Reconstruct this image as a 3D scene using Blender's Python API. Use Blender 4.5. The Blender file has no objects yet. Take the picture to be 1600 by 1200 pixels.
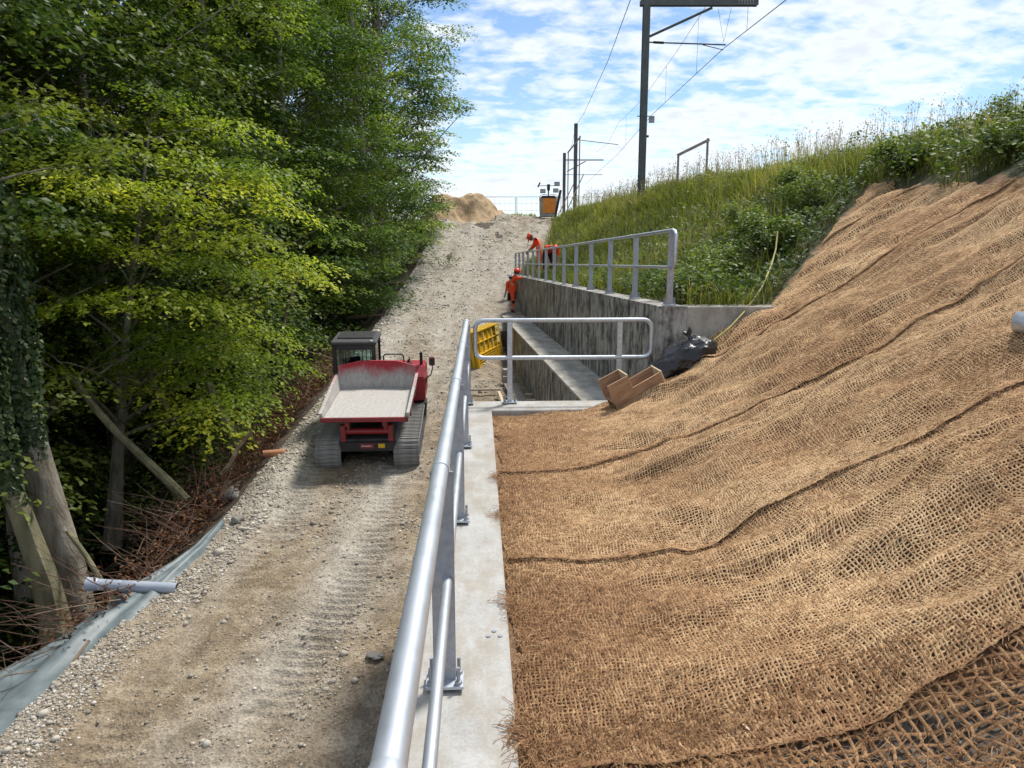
import bpy, bmesh, math, random
import numpy as np
from mathutils import Vector, Matrix, Euler

R = math.radians
random.seed(7)
rng = np.random.default_rng(7)
scene = bpy.context.scene
col = scene.collection

# ------------------------------------------------------------------ camera
CAM_Z = 1.95                      # eye above the concrete kerb (kerb top is z = 0)
PITCH = 10.3
FPX = 1180.0                      # focal length in pixels of a 1600 px wide frame
cam_data = bpy.data.cameras.new('camera')
cam_data.sensor_width = 36.0
cam_data.lens = 36.0 * FPX / 1600.0
cam_data.clip_start = 0.05
cam_data.clip_end = 3000
cam = bpy.data.objects.new('camera', cam_data)
cam.location = (0, 0, CAM_Z)
cam.rotation_euler = (R(90 - PITCH), 0, 0)
col.objects.link(cam)
scene.camera = cam

# ------------------------------------------------------------------ sky and sun
SUN_AZ = 37.0                     # degrees clockwise from +Y (to the right, a little ahead)
SUN_EL = 59.0
world = bpy.data.worlds.new('World')
scene.world = world
world.use_nodes = True
wn = world.node_tree.nodes
wl = world.node_tree.links
wn.clear()
w_out = wn.new('ShaderNodeOutputWorld')
w_bg = wn.new('ShaderNodeBackground')
w_bg.inputs['Strength'].default_value = 0.108
sky = wn.new('ShaderNodeTexSky')
sky.sky_type = 'NISHITA'
sky.sun_disc = False
sky.sun_elevation = R(SUN_EL)
sky.sun_rotation = R(SUN_AZ)
sky.altitude = 450
sky.air_density = 1.0
sky.dust_density = 0.1
sky.ozone_density = 3.0
# broken altocumulus, laid out on a plane high above the ground
tc = wn.new('ShaderNodeTexCoord')
sep = wn.new('ShaderNodeSeparateXYZ')
wl.new(tc.outputs['Generated'], sep.inputs[0])
def wmath(op, a, b=None, clamp=False):
    n = wn.new('ShaderNodeMath'); n.operation = op; n.use_clamp = clamp
    for i, v in enumerate((a, b)):
        if v is None: continue
        if isinstance(v, (int, float)): n.inputs[i].default_value = v
        else: wl.new(v, n.inputs[i])
    return n.outputs[0]
zz = wmath('ADD', wmath('MAXIMUM', sep.outputs[2], 0.0), 0.20)
cu = wmath('DIVIDE', sep.outputs[0], zz)
cv = wmath('DIVIDE', sep.outputs[1], zz)
cmb = wn.new('ShaderNodeCombineXYZ')
wl.new(cu, cmb.inputs[0]); wl.new(cv, cmb.inputs[1])
def wnoise(scale, detail, rough, dist, loc=(0, 0, 0), sc=(1, 1, 1), rot=0.0):
    m = wn.new('ShaderNodeMapping')
    m.inputs['Location'].default_value = loc
    m.inputs['Scale'].default_value = sc
    m.inputs['Rotation'].default_value = (0, 0, rot)
    wl.new(cmb.outputs[0], m.inputs[0])
    n = wn.new('ShaderNodeTexNoise')
    n.inputs['Scale'].default_value = scale
    n.inputs['Detail'].default_value = detail
    n.inputs['Roughness'].default_value = rough
    n.inputs['Distortion'].default_value = dist
    wl.new(m.outputs[0], n.inputs['Vector'])
    return n.outputs['Fac']
big = wnoise(0.9, 4, 0.5, 0.2, (3.1, 1.7, 0))
mid = wnoise(5.2, 7, 0.55, 0.25, (0.4, 0.2, 0), (1.0, 1.1, 1), R(-25))
fine = wnoise(13.0, 5, 0.55, 0.3, (5, 2, 0), (1.0, 1.3, 1), R(-25))
dens = wmath('ADD', wmath('MULTIPLY', mid, 0.52), wmath('ADD', wmath('MULTIPLY', big, 0.34), wmath('MULTIPLY', fine, 0.28)))
ramp = wn.new('ShaderNodeValToRGB')
ramp.color_ramp.elements[0].position = 0.495
ramp.color_ramp.elements[0].color = (0, 0, 0, 1)
ramp.color_ramp.elements[1].position = 0.62
ramp.color_ramp.elements[1].color = (1, 1, 1, 1)
wl.new(dens, ramp.inputs[0])
shade = wn.new('ShaderNodeValToRGB')
shade.color_ramp.elements[0].position = 0.50
shade.color_ramp.elements[0].color = (7.8, 8.0, 8.35, 1)
shade.color_ramp.elements[1].position = 0.72
shade.color_ramp.elements[1].color = (5.6, 6.0, 6.7, 1)
wl.new(dens, shade.inputs[0])
mixc = wn.new('ShaderNodeMix'); mixc.data_type = 'RGBA'
wl.new(wmath('MULTIPLY', ramp.outputs[0], 0.93), mixc.inputs[0])
wl.new(sky.outputs[0], mixc.inputs[6])
wl.new(shade.outputs[0], mixc.inputs[7])
wl.new(mixc.outputs[2], w_bg.inputs['Color'])
wl.new(w_bg.outputs[0], w_out.inputs['Surface'])

sun_data = bpy.data.lights.new('sun', 'SUN')
sun_data.energy = 3.7
sun_data.angle = R(9)
sun_data.color = (1.0, 0.945, 0.86)
sun = bpy.data.objects.new('sun', sun_data)
sd = Vector((math.sin(R(SUN_AZ)) * math.cos(R(SUN_EL)), math.cos(R(SUN_AZ)) * math.cos(R(SUN_EL)), math.sin(R(SUN_EL))))
sun.rotation_euler = sd.to_track_quat('Z', 'Y').to_euler()
sun.location = (30, 20, 40)
col.objects.link(sun)

scene.view_settings.view_transform = 'Standard'
scene.view_settings.look = 'None'
scene.view_settings.gamma = 1.0
scene.view_settings.exposure = 0.5
scene.view_settings.use_curve_mapping = False
scene.cycles.use_denoising = True
scene.cycles.max_bounces = 4
scene.cycles.diffuse_bounces = 3
scene.cycles.use_adaptive_sampling = True
scene.cycles.adaptive_threshold = 0.02
scene.cycles.transparent_max_bounces = 8
scene.cycles.caustics_reflective = False
scene.cycles.caustics_refractive = False

# ------------------------------------------------------------------ small helpers
def P(px, py, Y):
    """photo pixel (1600 x 1200) and distance ahead -> world point"""
    xc = (px - 800) / FPX; yc = (py - 600) / FPX
    c, s = math.cos(R(PITCH)), math.sin(R(PITCH))
    dy = c - yc * s; dz = -s - yc * c
    t = Y / dy
    return Vector((xc * t, Y, CAM_Z + dz * t))

TH = R(2.43)                       # the kerb runs 2.4 degrees to the left of the camera's heading
CT, ST = math.cos(TH), math.sin(TH)
def K(x, y, z=0.0):                # kerb frame -> world
    return Vector((x * CT - y * ST, x * ST + y * CT, z))

def tag(o, label=None, cat=None, group=None, kind=None):
    if label: o['label'] = label
    if cat: o['category'] = cat
    if group: o['group'] = group
    if kind: o['kind'] = kind
    return o

def empty(name, loc=(0, 0, 0), rz=0.0, label=None, cat=None, group=None, rot=None):
    o = bpy.data.objects.new(name, None)
    o.empty_display_size = 0.1
    o.location = loc
    o.rotation_euler = rot if rot else (0, 0, rz)
    col.objects.link(o)
    return tag(o, label, cat, group)

def mesh_obj(name, me, mat=None, parent=None):
    o = bpy.data.objects.new(name, me)
    if mat and not me.materials: me.materials.append(mat)
    col.objects.link(o)
    if parent: o.parent = parent
    return o

def np_mesh(name, V, F, smooth=False):
    """V (n,3) floats, F (m,k) ints with k = 3 or 4"""
    me = bpy.data.meshes.new(name)
    V = np.asarray(V, np.float32); F = np.asarray(F, np.int32)
    k = F.shape[1]
    me.vertices.add(len(V)); me.vertices.foreach_set('co', V.ravel())
    me.loops.add(F.size); me.loops.foreach_set('vertex_index', F.ravel())
    me.polygons.add(len(F))
    me.polygons.foreach_set('loop_start', np.arange(0, F.size, k, dtype=np.int32))
    if smooth: me.polygons.foreach_set('use_smooth', np.ones(len(F), bool))
    me.update(calc_edges=True)
    return me

def add_attr(me, name, vals):
    a = me.attributes.new(name, 'FLOAT', 'POINT')
    a.data.foreach_set('value', np.asarray(vals, np.float32))

class MB:
    def __init__(s): s.v = []; s.f = []; s.m = []
    def add(s, vs, fs, mi=0):
        b = len(s.v); s.v += [tuple(v) for v in vs]
        for f in fs: s.f.append([i + b for i in f]); s.m.append(mi)
        return s
    def box(s, c, size, rot=None, mi=0, taper=1.0):
        hx, hy, hz = [q / 2 for q in size]
        vs = []
        for z in (-hz, hz):
            k = taper if z > 0 else 1.0
            for x, y in ((-hx, -hy), (hx, -hy), (hx, hy), (-hx, hy)):
                vs.append(Vector((x * k, y * k, z)))
        if rot is not None:
            M = rot if isinstance(rot, Matrix) else Euler(rot).to_matrix()
            vs = [M @ v for v in vs]
        vs = [v + Vector(c) for v in vs]
        return s.add(vs, [(0, 3, 2, 1), (4, 5, 6, 7), (0, 1, 5, 4), (1, 2, 6, 5), (2, 3, 7, 6), (3, 0, 4, 7)], mi)
    def beam(s, a, b, w, h, mi=0, up=(0, 0, 1)):
        a = Vector(a); b = Vector(b); d = (b - a); L = d.length; d.normalize()
        u = Vector(up)
        if abs(d.dot(u)) > 0.98: u = Vector((0, 1, 0))
        x = d.cross(u).normalized(); z = x.cross(d).normalized()
        M = Matrix((x, d, z)).transposed()
        return s.box((a + b) / 2, (w, L, h), M, mi)
    def tube(s, pts, r, n=10, cap=True, mi=0):
        pts = [Vector(p) for p in pts]
        rs = r if isinstance(r, (list, tuple)) else [r] * len(pts)
        b = len(s.v); prev = None
        for i, p in enumerate(pts):
            if i == 0: d = pts[1] - p
            elif i == len(pts) - 1: d = p - pts[i - 1]
            else: d = (pts[i + 1] - p).normalized() + (p - pts[i - 1]).normalized()
            d.normalize()
            if prev is None:
                u = Vector((0, 0, 1)) if abs(d.z) < 0.9 else Vector((1, 0, 0))
                x = d.cross(u).normalized()
            else:
                x = (prev - d * prev.dot(d)).normalized()
            prev = x; y = d.cross(x)
            for k in range(n):
                a = 2 * math.pi * k / n
                s.v.append(tuple(p + (x * math.cos(a) + y * math.sin(a)) * rs[i]))
        for i in range(len(pts) - 1):
            for k in range(n):
                k2 = (k + 1) % n
                s.f.append([b + i * n + k, b + i * n + k2, b + (i + 1) * n + k2, b + (i + 1) * n + k]); s.m.append(mi)
        if cap:
            s.f.append([b + k for k in range(n)][::-1]); s.m.append(mi)
            e = b + (len(pts) - 1) * n
            s.f.append([e + k for k in range(n)]); s.m.append(mi)
        return s
    def lathe(s, prof, n=16, c=(0, 0, 0), rot=None, mi=0):
        b = len(s.v); c = Vector(c)
        M = Euler(rot).to_matrix() if rot else Matrix.Identity(3)
        for r, z in prof:
            for k in range(n):
                a = 2 * math.pi * k / n
                s.v.append(tuple(c + M @ Vector((r * math.cos(a), r * math.sin(a), z))))
        for i in range(len(prof) - 1):
            for k in range(n):
                k2 = (k + 1) % n
                s.f.append([b + i * n + k, b + i * n + k2, b + (i + 1) * n + k2, b + (i + 1) * n + k]); s.m.append(mi)
        s.f.append([b + k for k in range(n)][::-1]); s.m.append(mi)
        e = b + (len(prof) - 1) * n
        s.f.append([e + k for k in range(n)]); s.m.append(mi)
        return s
    def prism(s, poly, ax, d0, d1, mi=0):
        """poly of 2-D points extruded along axis 'x','y' or 'z'"""
        def pt(p, d):
            return {'x': (d, p[0], p[1]), 'y': (p[0], d, p[1]), 'z': (p[0], p[1], d)}[ax]
        n = len(poly)
        vs = [pt(p, d0) for p in poly] + [pt(p, d1) for p in poly]
        fs = [list(range(n))[::-1], list(range(n, 2 * n))]
        for i in range(n): fs.append([i, (i + 1) % n, n + (i + 1) % n, n + i])
        return s.add(vs, fs, mi)
    def mesh(s, name, smooth=False, bevel=0.0, seg=1):
        me = bpy.data.meshes.new(name)
        me.from_pydata(s.v, [], s.f)
        bm = bmesh.new(); bm.from_mesh(me)
        bmesh.ops.recalc_face_normals(bm, faces=bm.faces)
        if bevel > 0:
            ed = [e for e in bm.edges if len(e.link_faces) == 2 and e.calc_face_angle(0) > 0.5]
            bmesh.ops.bevel(bm, geom=ed, offset=bevel, segments=seg, affect='EDGES', clamp_overlap=True)
        bm.to_mesh(me); bm.free()
        if bevel == 0 and any(s.m): me.polygons.foreach_set('material_index', s.m)
        if smooth:
            me.polygons.foreach_set('use_smooth', [True] * len(me.polygons))
            try: me.set_sharp_from_angle(angle=R(40))
            except Exception: pass
        me.update()
        return me
    def build(s, name, mat, parent=None, smooth=False, bevel=0.0, seg=1):
        me = s.mesh(name, smooth, bevel, seg)
        for m in (mat if isinstance(mat, (list, tuple)) else [mat]): me.materials.append(m)
        return mesh_obj(name, me, None, parent)

def copy_tree(o, parent=None):
    c = o.copy(); col.objects.link(c); c.parent = parent
    for ch in list(o.children): copy_tree(ch, c)
    return c

# value noise -------------------------------------------------------
_tab = np.random.default_rng(11).random((256, 256)).astype(np.float64)
def vnoise(x, y):
    xi = np.floor(x).astype(int); yi = np.floor(y).astype(int)
    fx = x - xi; fy = y - yi
    fx = fx * fx * (3 - 2 * fx); fy = fy * fy * (3 - 2 * fy)
    a = _tab[xi & 255, yi & 255]; b = _tab[(xi + 1) & 255, yi & 255]
    c = _tab[xi & 255, (yi + 1) & 255]; d = _tab[(xi + 1) & 255, (yi + 1) & 255]
    return (a * (1 - fx) + b * fx) * (1 - fy) + (c * (1 - fx) + d * fx) * fy - 0.5
def fbm(x, y, o=4, g=0.5):
    x = np.asarray(x, float); y = np.asarray(y, float)
    r = 0; a = 1.0
    for i in range(o):
        r = r + a * vnoise(x + 17.3 * i, y - 9.1 * i); x = x * 2.03; y = y * 2.03; a *= g
    return r

# ------------------------------------------------------------------ materials
def new_mat(name):
    m = bpy.data.materials.new(name); m.use_nodes = True
    nt = m.node_tree; nt.nodes.clear()
    out = nt.nodes.new('ShaderNodeOutputMaterial')
    return m, nt, out

def nd(nt, typ, **kw):
    n = nt.nodes.new(typ)
    for k, v in kw.items():
        if hasattr(n, k): setattr(n, k, v)
    return n

def noise_fac(nt, scale, detail=5, rough=0.55, coord='Object', dist=0.0, sc=(1, 1, 1), loc=(0, 0, 0)):
    t = nt.nodes.new('ShaderNodeTexCoord')
    mp = nt.nodes.new('ShaderNodeMapping')
    mp.inputs['Scale'].default_value = sc
    mp.inputs['Location'].default_value = loc
    nt.links.new(t.outputs[coord], mp.inputs[0])
    n = nt.nodes.new('ShaderNodeTexNoise')
    n.inputs['Scale'].default_value = scale; n.inputs['Detail'].default_value = detail
    n.inputs['Roughness'].default_value = rough; n.inputs['Distortion'].default_value = dist
    nt.links.new(mp.outputs[0], n.inputs['Vector'])
    return n.outputs['Fac']

def ramp_node(nt, fac, stops):
    r = nt.nodes.new('ShaderNodeValToRGB')
    e = r.color_ramp.elements
    while len(e) < len(stops): e.new(0.5)
    for i, (p, c) in enumerate(stops):
        e[i].position = p
        e[i].color = (*c, 1) if len(c) == 3 else c
    nt.links.new(fac, r.inputs[0])
    return r.outputs[0]

def mixrgb(nt, fac, a, b, mode='MIX'):
    n = nt.nodes.new('ShaderNodeMix'); n.data_type = 'RGBA'; n.blend_type = mode
    for sock, v in ((n.inputs[0], fac), (n.inputs[6], a), (n.inputs[7], b)):
        if isinstance(v, (int, float)): sock.default_value = v
        elif isinstance(v, tuple): sock.default_value = (*v, 1)
        else: nt.links.new(v, sock)
    return n.outputs[2]

def bump_node(nt, h, strength=0.3, dist=0.02):
    b = nt.nodes.new('ShaderNodeBump')
    b.inputs['Strength'].default_value = strength; b.inputs['Distance'].default_value = dist
    nt.links.new(h, b.inputs['Height'])
    return b.outputs[0]

def simple(name, c1, c2=None, scale=6.0, rough=0.7, metal=0.0, bump=0.0, bscale=None, spread=(0.35, 0.65), spec=0.5, sc=(1, 1, 1), detail=6, bdist=0.01):
    m, nt, out = new_mat(name)
    b = nt.nodes.new('ShaderNodeBsdfPrincipled')
    b.inputs['Roughness'].default_value = rough; b.inputs['Metallic'].default_value = metal
    b.inputs['Specular IOR Level'].default_value = spec
    if c2 is None: c2 = tuple(x * 0.8 for x in c1)
    f = noise_fac(nt, scale, detail, sc=sc)
    nt.links.new(ramp_node(nt, f, [(spread[0], c2), (spread[1], c1)]), b.inputs['Base Color'])
    if bump:
        g = noise_fac(nt, bscale or scale * 4, 6, sc=sc)
        nt.links.new(bump_node(nt, g, bump, bdist), b.inputs['Normal'])
    nt.links.new(b.outputs[0], out.inputs[0])
    return m

M = {}
# galvanised steel with the mottled spangle of hot-dip zinc
def galv(name, c1, c2, rough):
    m, nt, out = new_mat(name)
    b = nt.nodes.new('ShaderNodeBsdfPrincipled')
    b.inputs['Metallic'].default_value = 0.75
    f = noise_fac(nt, 26, 5, 0.6, sc=(1, 0.35, 1)); g = noise_fac(nt, 9, 6, 0.7, sc=(1, 0.5, 1))
    c = mixrgb(nt, 0.5, ramp_node(nt, f, [(0.35, c2), (0.65, c1)]), ramp_node(nt, g, [(0.3, c2), (0.7, c1)]))
    nt.links.new(c, b.inputs['Base Color'])
    nt.links.new(ramp_node(nt, f, [(0.3, (rough + .12,) * 3), (0.7, (rough - .08,) * 3)]), b.inputs['Roughness'])
    nt.links.new(bump_node(nt, f, 0.08, 0.004), b.inputs['Normal'])
    nt.links.new(b.outputs[0], out.inputs[0])
    return m
M['galv'] = galv('galvanised_steel', (0.60, 0.645, 0.69), (0.40, 0.435, 0.475), 0.46)
M['galv_post'] = galv('galvanised_flat_bar', (0.40, 0.42, 0.46), (0.28, 0.30, 0.34), 0.45)

def concrete(name, c1, c2, stain=None, stain_amt=0.0, streak=(6, 6, 0.6)):
    m, nt, out = new_mat(name)
    b = nt.nodes.new('ShaderNodeBsdfPrincipled'); b.inputs['Roughness'].default_value = 0.88
    f = noise_fac(nt, 3.0, 8, 0.65); g = noise_fac(nt, 60, 4, 0.6)
    c = ramp_node(nt, f, [(0.35, c2), (0.62, c1)])
    c = mixrgb(nt, 0.25, c, ramp_node(nt, g, [(0.35, tuple(x * 0.6 for x in c2)), (0.6, c1)]))
    if stain:
        s1 = noise_fac(nt, 1.6, 8, 0.7, sc=streak)
        s2 = noise_fac(nt, 7.0, 6, 0.75, loc=(4, 2, 1))
        s = nt.nodes.new('ShaderNodeMath'); s.operation = 'MULTIPLY_ADD'
        nt.links.new(s1, s.inputs[0]); s.inputs[1].default_value = 0.7
        sm = nt.nodes.new('ShaderNodeMath'); sm.operation = 'MULTIPLY'; sm.inputs[1].default_value = 0.35
        nt.links.new(s2, sm.inputs[0]); nt.links.new(sm.outputs[0], s.inputs[2])
        k = ramp_node(nt, s.outputs[0], [(0.465, (0, 0, 0)), (0.60, (stain_amt,) * 3)])
        c = mixrgb(nt, k, c, stain)
    # small pits
    v = nt.nodes.new('ShaderNodeTexVoronoi'); v.inputs['Scale'].default_value = 45
    t = nt.nodes.new('ShaderNodeTexCoord'); nt.links.new(t.outputs['Object'], v.inputs['Vector'])
    pit = ramp_node(nt, v.outputs['Distance'], [(0.05, (0.45,) * 3), (0.12, (1, 1, 1))])
    c = mixrgb(nt, 0.35, c, pit, 'MULTIPLY')
    nt.links.new(c, b.inputs['Base Color'])
    nt.links.new(bump_node(nt, g, 0.25, 0.004), b.inputs['Normal'])
    nt.links.new(b.outputs[0], out.inputs[0])
    return m
M['kerb'] = concrete('pale_new_concrete', (0.44, 0.44, 0.425), (0.33, 0.33, 0.315), (0.26, 0.215, 0.15), 0.55, (2.5, 0.7, 1))
M['oldwall'] = concrete('stained_old_concrete', (0.46, 0.445, 0.41), (0.31, 0.30, 0.27), (0.022, 0.021, 0.018), 0.93, (2.6, 2.6, 1.1))
M['ledge'] = concrete('weathered_ledge_concrete', (0.56, 0.53, 0.47), (0.42, 0.40, 0.35), (0.10, 0.09, 0.06), 0.5, (2, 1, 1))
M['wallcap'] = concrete('pale_return_concrete', (0.44, 0.42, 0.37), (0.33, 0.31, 0.27), (0.12, 0.11, 0.09), 0.5, (2, 2, 1))

# gravel road
def road_mat():
    m, nt, out = new_mat('compacted_gravel')
    b = nt.nodes.new('ShaderNodeBsdfPrincipled'); b.inputs['Roughness'].default_value = 0.95
    b.inputs['Specular IOR Level'].default_value = 0.2
    big_ = noise_fac(nt, 0.55, 6, 0.6, sc=(1.6, 0.6, 1))
    mid_ = noise_fac(nt, 3.0, 8, 0.65)
    fin_ = noise_fac(nt, 40, 6, 0.7)
    dirt = ramp_node(nt, mid_, [(0.32, (0.16, 0.125, 0.085)), (0.5, (0.26, 0.208, 0.145)), (0.68, (0.37, 0.315, 0.235))])
    grey = ramp_node(nt, mid_, [(0.3, (0.27, 0.245, 0.205)), (0.7, (0.47, 0.44, 0.385))])
    a = nt.nodes.new('ShaderNodeAttribute'); a.attribute_name = 'gravel'
    add = nt.nodes.new('ShaderNodeMath'); add.operation = 'MULTIPLY_ADD'
    nt.links.new(big_, add.inputs[0]); add.inputs[1].default_value = 1.1; nt.links.new(a.outputs['Fac'], add.inputs[2])
    k = ramp_node(nt, add.outputs[0], [(0.58, (0, 0, 0)), (0.95, (1, 1, 1))])
    c = mixrgb(nt, k, dirt, grey)
    v = nt.nodes.new('ShaderNodeTexVoronoi'); v.inputs['Scale'].default_value = 34
    t = nt.nodes.new('ShaderNodeTexCoord'); nt.links.new(t.outputs['Object'], v.inputs['Vector'])
    sp = ramp_node(nt, v.outputs['Color'], [(0.2, (0.55, 0.53, 0.5)), (0.8, (1.25, 1.22, 1.18))])
    c = mixrgb(nt, 0.55, c, sp, 'MULTIPLY')
    c = mixrgb(nt, 0.4, c, ramp_node(nt, fin_, [(0.3, (0.5, 0.5, 0.5)), (0.7, (1.3, 1.3, 1.3))]), 'MULTIPLY')
    nt.links.new(c, b.inputs['Base Color'])
    h = nt.nodes.new('ShaderNodeMath'); h.operation = 'ADD'
    nt.links.new(v.outputs['Distance'], h.inputs[0]); nt.links.new(fin_, h.inputs[1])
    nt.links.new(bump_node(nt, h.outputs[0], 0.7, 0.02), b.inputs['Normal'])
    nt.links.new(b.outputs[0], out.inputs[0])
    return m
M['road'] = road_mat()

def attr_ramp_mat(name, attr, stops, rough=0.9, bump=None, spec=0.2, obj_rand=0.0):
    m, nt, out = new_mat(name)
    b = nt.nodes.new('ShaderNodeBsdfPrincipled'); b.inputs['Roughness'].default_value = rough
    b.inputs['Specular IOR Level'].default_value = spec
    a = nt.nodes.new('ShaderNodeAttribute'); a.attribute_name = attr
    c = ramp_node(nt, a.outputs['Fac'], stops)
    nt.links.new(c, b.inputs['Base Color'])
    if bump:
        nt.links.new(bump_node(nt, noise_fac(nt, bump[0], 5), bump[1], bump[2]), b.inputs['Normal'])
    nt.links.new(b.outputs[0], out.inputs[0])
    return m
M['stone'] = attr_ramp_mat('gravel_stone', 'tint', [(0.0, (0.16, 0.135, 0.10)), (0.35, (0.30, 0.265, 0.215)), (0.75, (0.46, 0.425, 0.365)), (1.0, (0.66, 0.63, 0.57))], 0.9, (60, 0.4, 0.005))
M['soil'] = simple('dark_forest_soil', (0.085, 0.06, 0.04), (0.03, 0.022, 0.014), 2.5, 0.95, 0, 0.8, 14, bdist=0.05)
M['verge'] = simple('grassy_earth', (0.10, 0.095, 0.045), (0.04, 0.045, 0.018), 3.0, 0.95, 0, 0.8, 16, bdist=0.05)
M['heap'] = simple('loose_tan_soil', (0.46, 0.33, 0.19), (0.26, 0.18, 0.10), 2.2, 0.95, 0, 0.9, 12, bdist=0.06)
M['greysoil'] = simple('grey_brown_subsoil', (0.20, 0.175, 0.145), (0.075, 0.058, 0.042), 9.0, 0.95, 0, 0.9, 30, bdist=0.02)
M['coir_soil'] = simple('fibrous_brown_backing', (0.29, 0.175, 0.095), (0.15, 0.088, 0.048), 7.0, 0.95, 0, 0.8, 80, bdist=0.015)

def coir_mat(name, stops):
    m, nt, out = new_mat(name)
    b = nt.nodes.new('ShaderNodeBsdfPrincipled'); b.inputs['Roughness'].default_value = 0.9
    b.inputs['Specular IOR Level'].default_value = 0.15
    a = nt.nodes.new('ShaderNodeAttribute'); a.attribute_name = 'tint'
    f = noise_fac(nt, 130, 3, 0.7); g = noise_fac(nt, 1.3, 5)
    c = ramp_node(nt, a.outputs['Fac'], stops)
    c = mixrgb(nt, 0.7, c, ramp_node(nt, f, [(0.3, (0.55, 0.5, 0.45)), (0.7, (1.3, 1.28, 1.25))]), 'MULTIPLY')
    c = mixrgb(nt, 0.35, c, ramp_node(nt, g, [(0.35, (0.62, 0.56, 0.5)), (0.65, (1.12, 1.12, 1.1))]), 'MULTIPLY')
    nt.links.new(c, b.inputs['Base Color'])
    nt.links.new(bump_node(nt, f, 0.5, 0.004), b.inputs['Normal'])
    nt.links.new(b.outputs[0], out.inputs[0])
    return m
M['coir'] = coir_mat('coir_yarn', [(0.0, (0.20, 0.105, 0.055)), (0.5, (0.41, 0.262, 0.143)), (1.0, (0.60, 0.44, 0.262))])
M['coir_dark'] = coir_mat('dark_coir_yarn', [(0.0, (0.14, 0.072, 0.036)), (0.5, (0.30, 0.175, 0.09)), (1.0, (0.52, 0.35, 0.20))])

def leaf_mat(name, dark, midc, light, trans=0.45, attr='tint', rough=0.5):
    m, nt, out = new_mat(name)
    a = nt.nodes.new('ShaderNodeAttribute'); a.attribute_name = attr
    oi = nt.nodes.new('ShaderNodeObjectInfo')
    ad = nt.nodes.new('ShaderNodeMath'); ad.operation = 'MULTIPLY_ADD'
    nt.links.new(oi.outputs['Random'], ad.inputs[0]); ad.inputs[1].default_value = 0.25
    nt.links.new(a.outputs['Fac'], ad.inputs[2])
    sb = nt.nodes.new('ShaderNodeMath'); sb.operation = 'SUBTRACT'; sb.inputs[1].default_value = 0.12
    nt.links.new(ad.outputs[0], sb.inputs[0])
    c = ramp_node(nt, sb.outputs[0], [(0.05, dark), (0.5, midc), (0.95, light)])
    b = nt.nodes.new('ShaderNodeBsdfPrincipled'); b.inputs['Roughness'].default_value = rough
    b.inputs['Specular IOR Level'].default_value = 0.22
    nt.links.new(c, b.inputs['Base Color'])
    tr = nt.nodes.new('ShaderNodeBsdfTranslucent')
    tc_ = mixrgb(nt, 1.0, c, (1.2, 1.25, 0.7), 'MULTIPLY')
    nt.links.new(tc_, tr.inputs['Color'])
    mx = nt.nodes.new('ShaderNodeMixShader'); mx.inputs[0].default_value = trans
    nt.links.new(b.outputs[0], mx.inputs[1]); nt.links.new(tr.outputs[0], mx.inputs[2])
    nt.links.new(mx.outputs[0], out.inputs[0])
    return m
M['beech'] = leaf_mat('beech_leaf', (0.028, 0.065, 0.014), (0.10, 0.17, 0.030), (0.29, 0.36, 0.055), 0.48)
M['beech_sunlit'] = leaf_mat('sunlit_beech_leaf', (0.07, 0.125, 0.014), (0.23, 0.31, 0.032), (0.52, 0.54, 0.058), 0.5)  # brighter copy of the beech leaf, sunlight put into its yellow colour
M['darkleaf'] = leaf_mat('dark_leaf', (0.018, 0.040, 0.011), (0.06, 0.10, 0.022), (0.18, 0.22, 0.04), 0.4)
M['ivy'] = leaf_mat('ivy_leaf', (0.025, 0.05, 0.02), (0.055, 0.09, 0.035), (0.13, 0.17, 0.07), 0.25, rough=0.35)
M['grass'] = leaf_mat('meadow_grass', (0.09, 0.115, 0.022), (0.20, 0.22, 0.045), (0.44, 0.38, 0.17), 0.45, rough=0.6)
M['bramble'] = leaf_mat('bramble_leaf', (0.03, 0.06, 0.016), (0.085, 0.14, 0.03), (0.22, 0.28, 0.05), 0.42)
M['seed'] = leaf_mat('dry_grass_stem', (0.24, 0.19, 0.10), (0.38, 0.31, 0.18), (0.52, 0.45, 0.28), 0.3, rough=0.7)
M['deadleaf'] = leaf_mat('dead_brown_leaf', (0.06, 0.025, 0.012), (0.14, 0.06, 0.03), (0.24, 0.12, 0.06), 0.2, rough=0.8)
M['bark'] = simple('grey_bark', (0.32, 0.29, 0.235), (0.13, 0.11, 0.08), 5.0, 0.95, 0, 0.9, 22, sc=(1, 1, 0.3), bdist=0.03)
M['moss'] = simple('mossy_bark', (0.24, 0.215, 0.13), (0.09, 0.085, 0.045), 4.0, 0.95, 0, 0.9, 22, sc=(1, 1, 0.3), bdist=0.03)
M['twig'] = simple('dead_wood', (0.24, 0.18, 0.125), (0.10, 0.07, 0.05), 6.0, 0.95, 0, 0.5, 30)
M['twig_red'] = simple('reddish_brushwood', (0.14, 0.075, 0.05), (0.06, 0.032, 0.022), 6.0, 0.95)
M['red'] = simple('worn_red_paint', (0.34, 0.018, 0.03), (0.22, 0.012, 0.02), 5, 0.42, 0, 0.05, 40)
M['reddark'] = simple('dusty_red_paint', (0.28, 0.03, 0.035), (0.16, 0.02, 0.022), 8, 0.6, 0, 0.1, 40)
M['black'] = simple('black_paint', (0.018, 0.019, 0.022), (0.010, 0.010, 0.012), 8, 0.5)
M['blacksteel'] = simple('dirty_black_steel', (0.05, 0.05, 0.052), (0.022, 0.022, 0.024), 8, 0.7, 0, 0.2, 40)
M['rubber'] = simple('dusty_track_rubber', (0.30, 0.295, 0.28), (0.15, 0.15, 0.145), 9, 0.85, 0, 0.3, 50)
M['rubberdark'] = simple('dark_track_rubber', (0.045, 0.045, 0.047), (0.025, 0.025, 0.026), 9, 0.85, 0, 0.3, 50)
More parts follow.
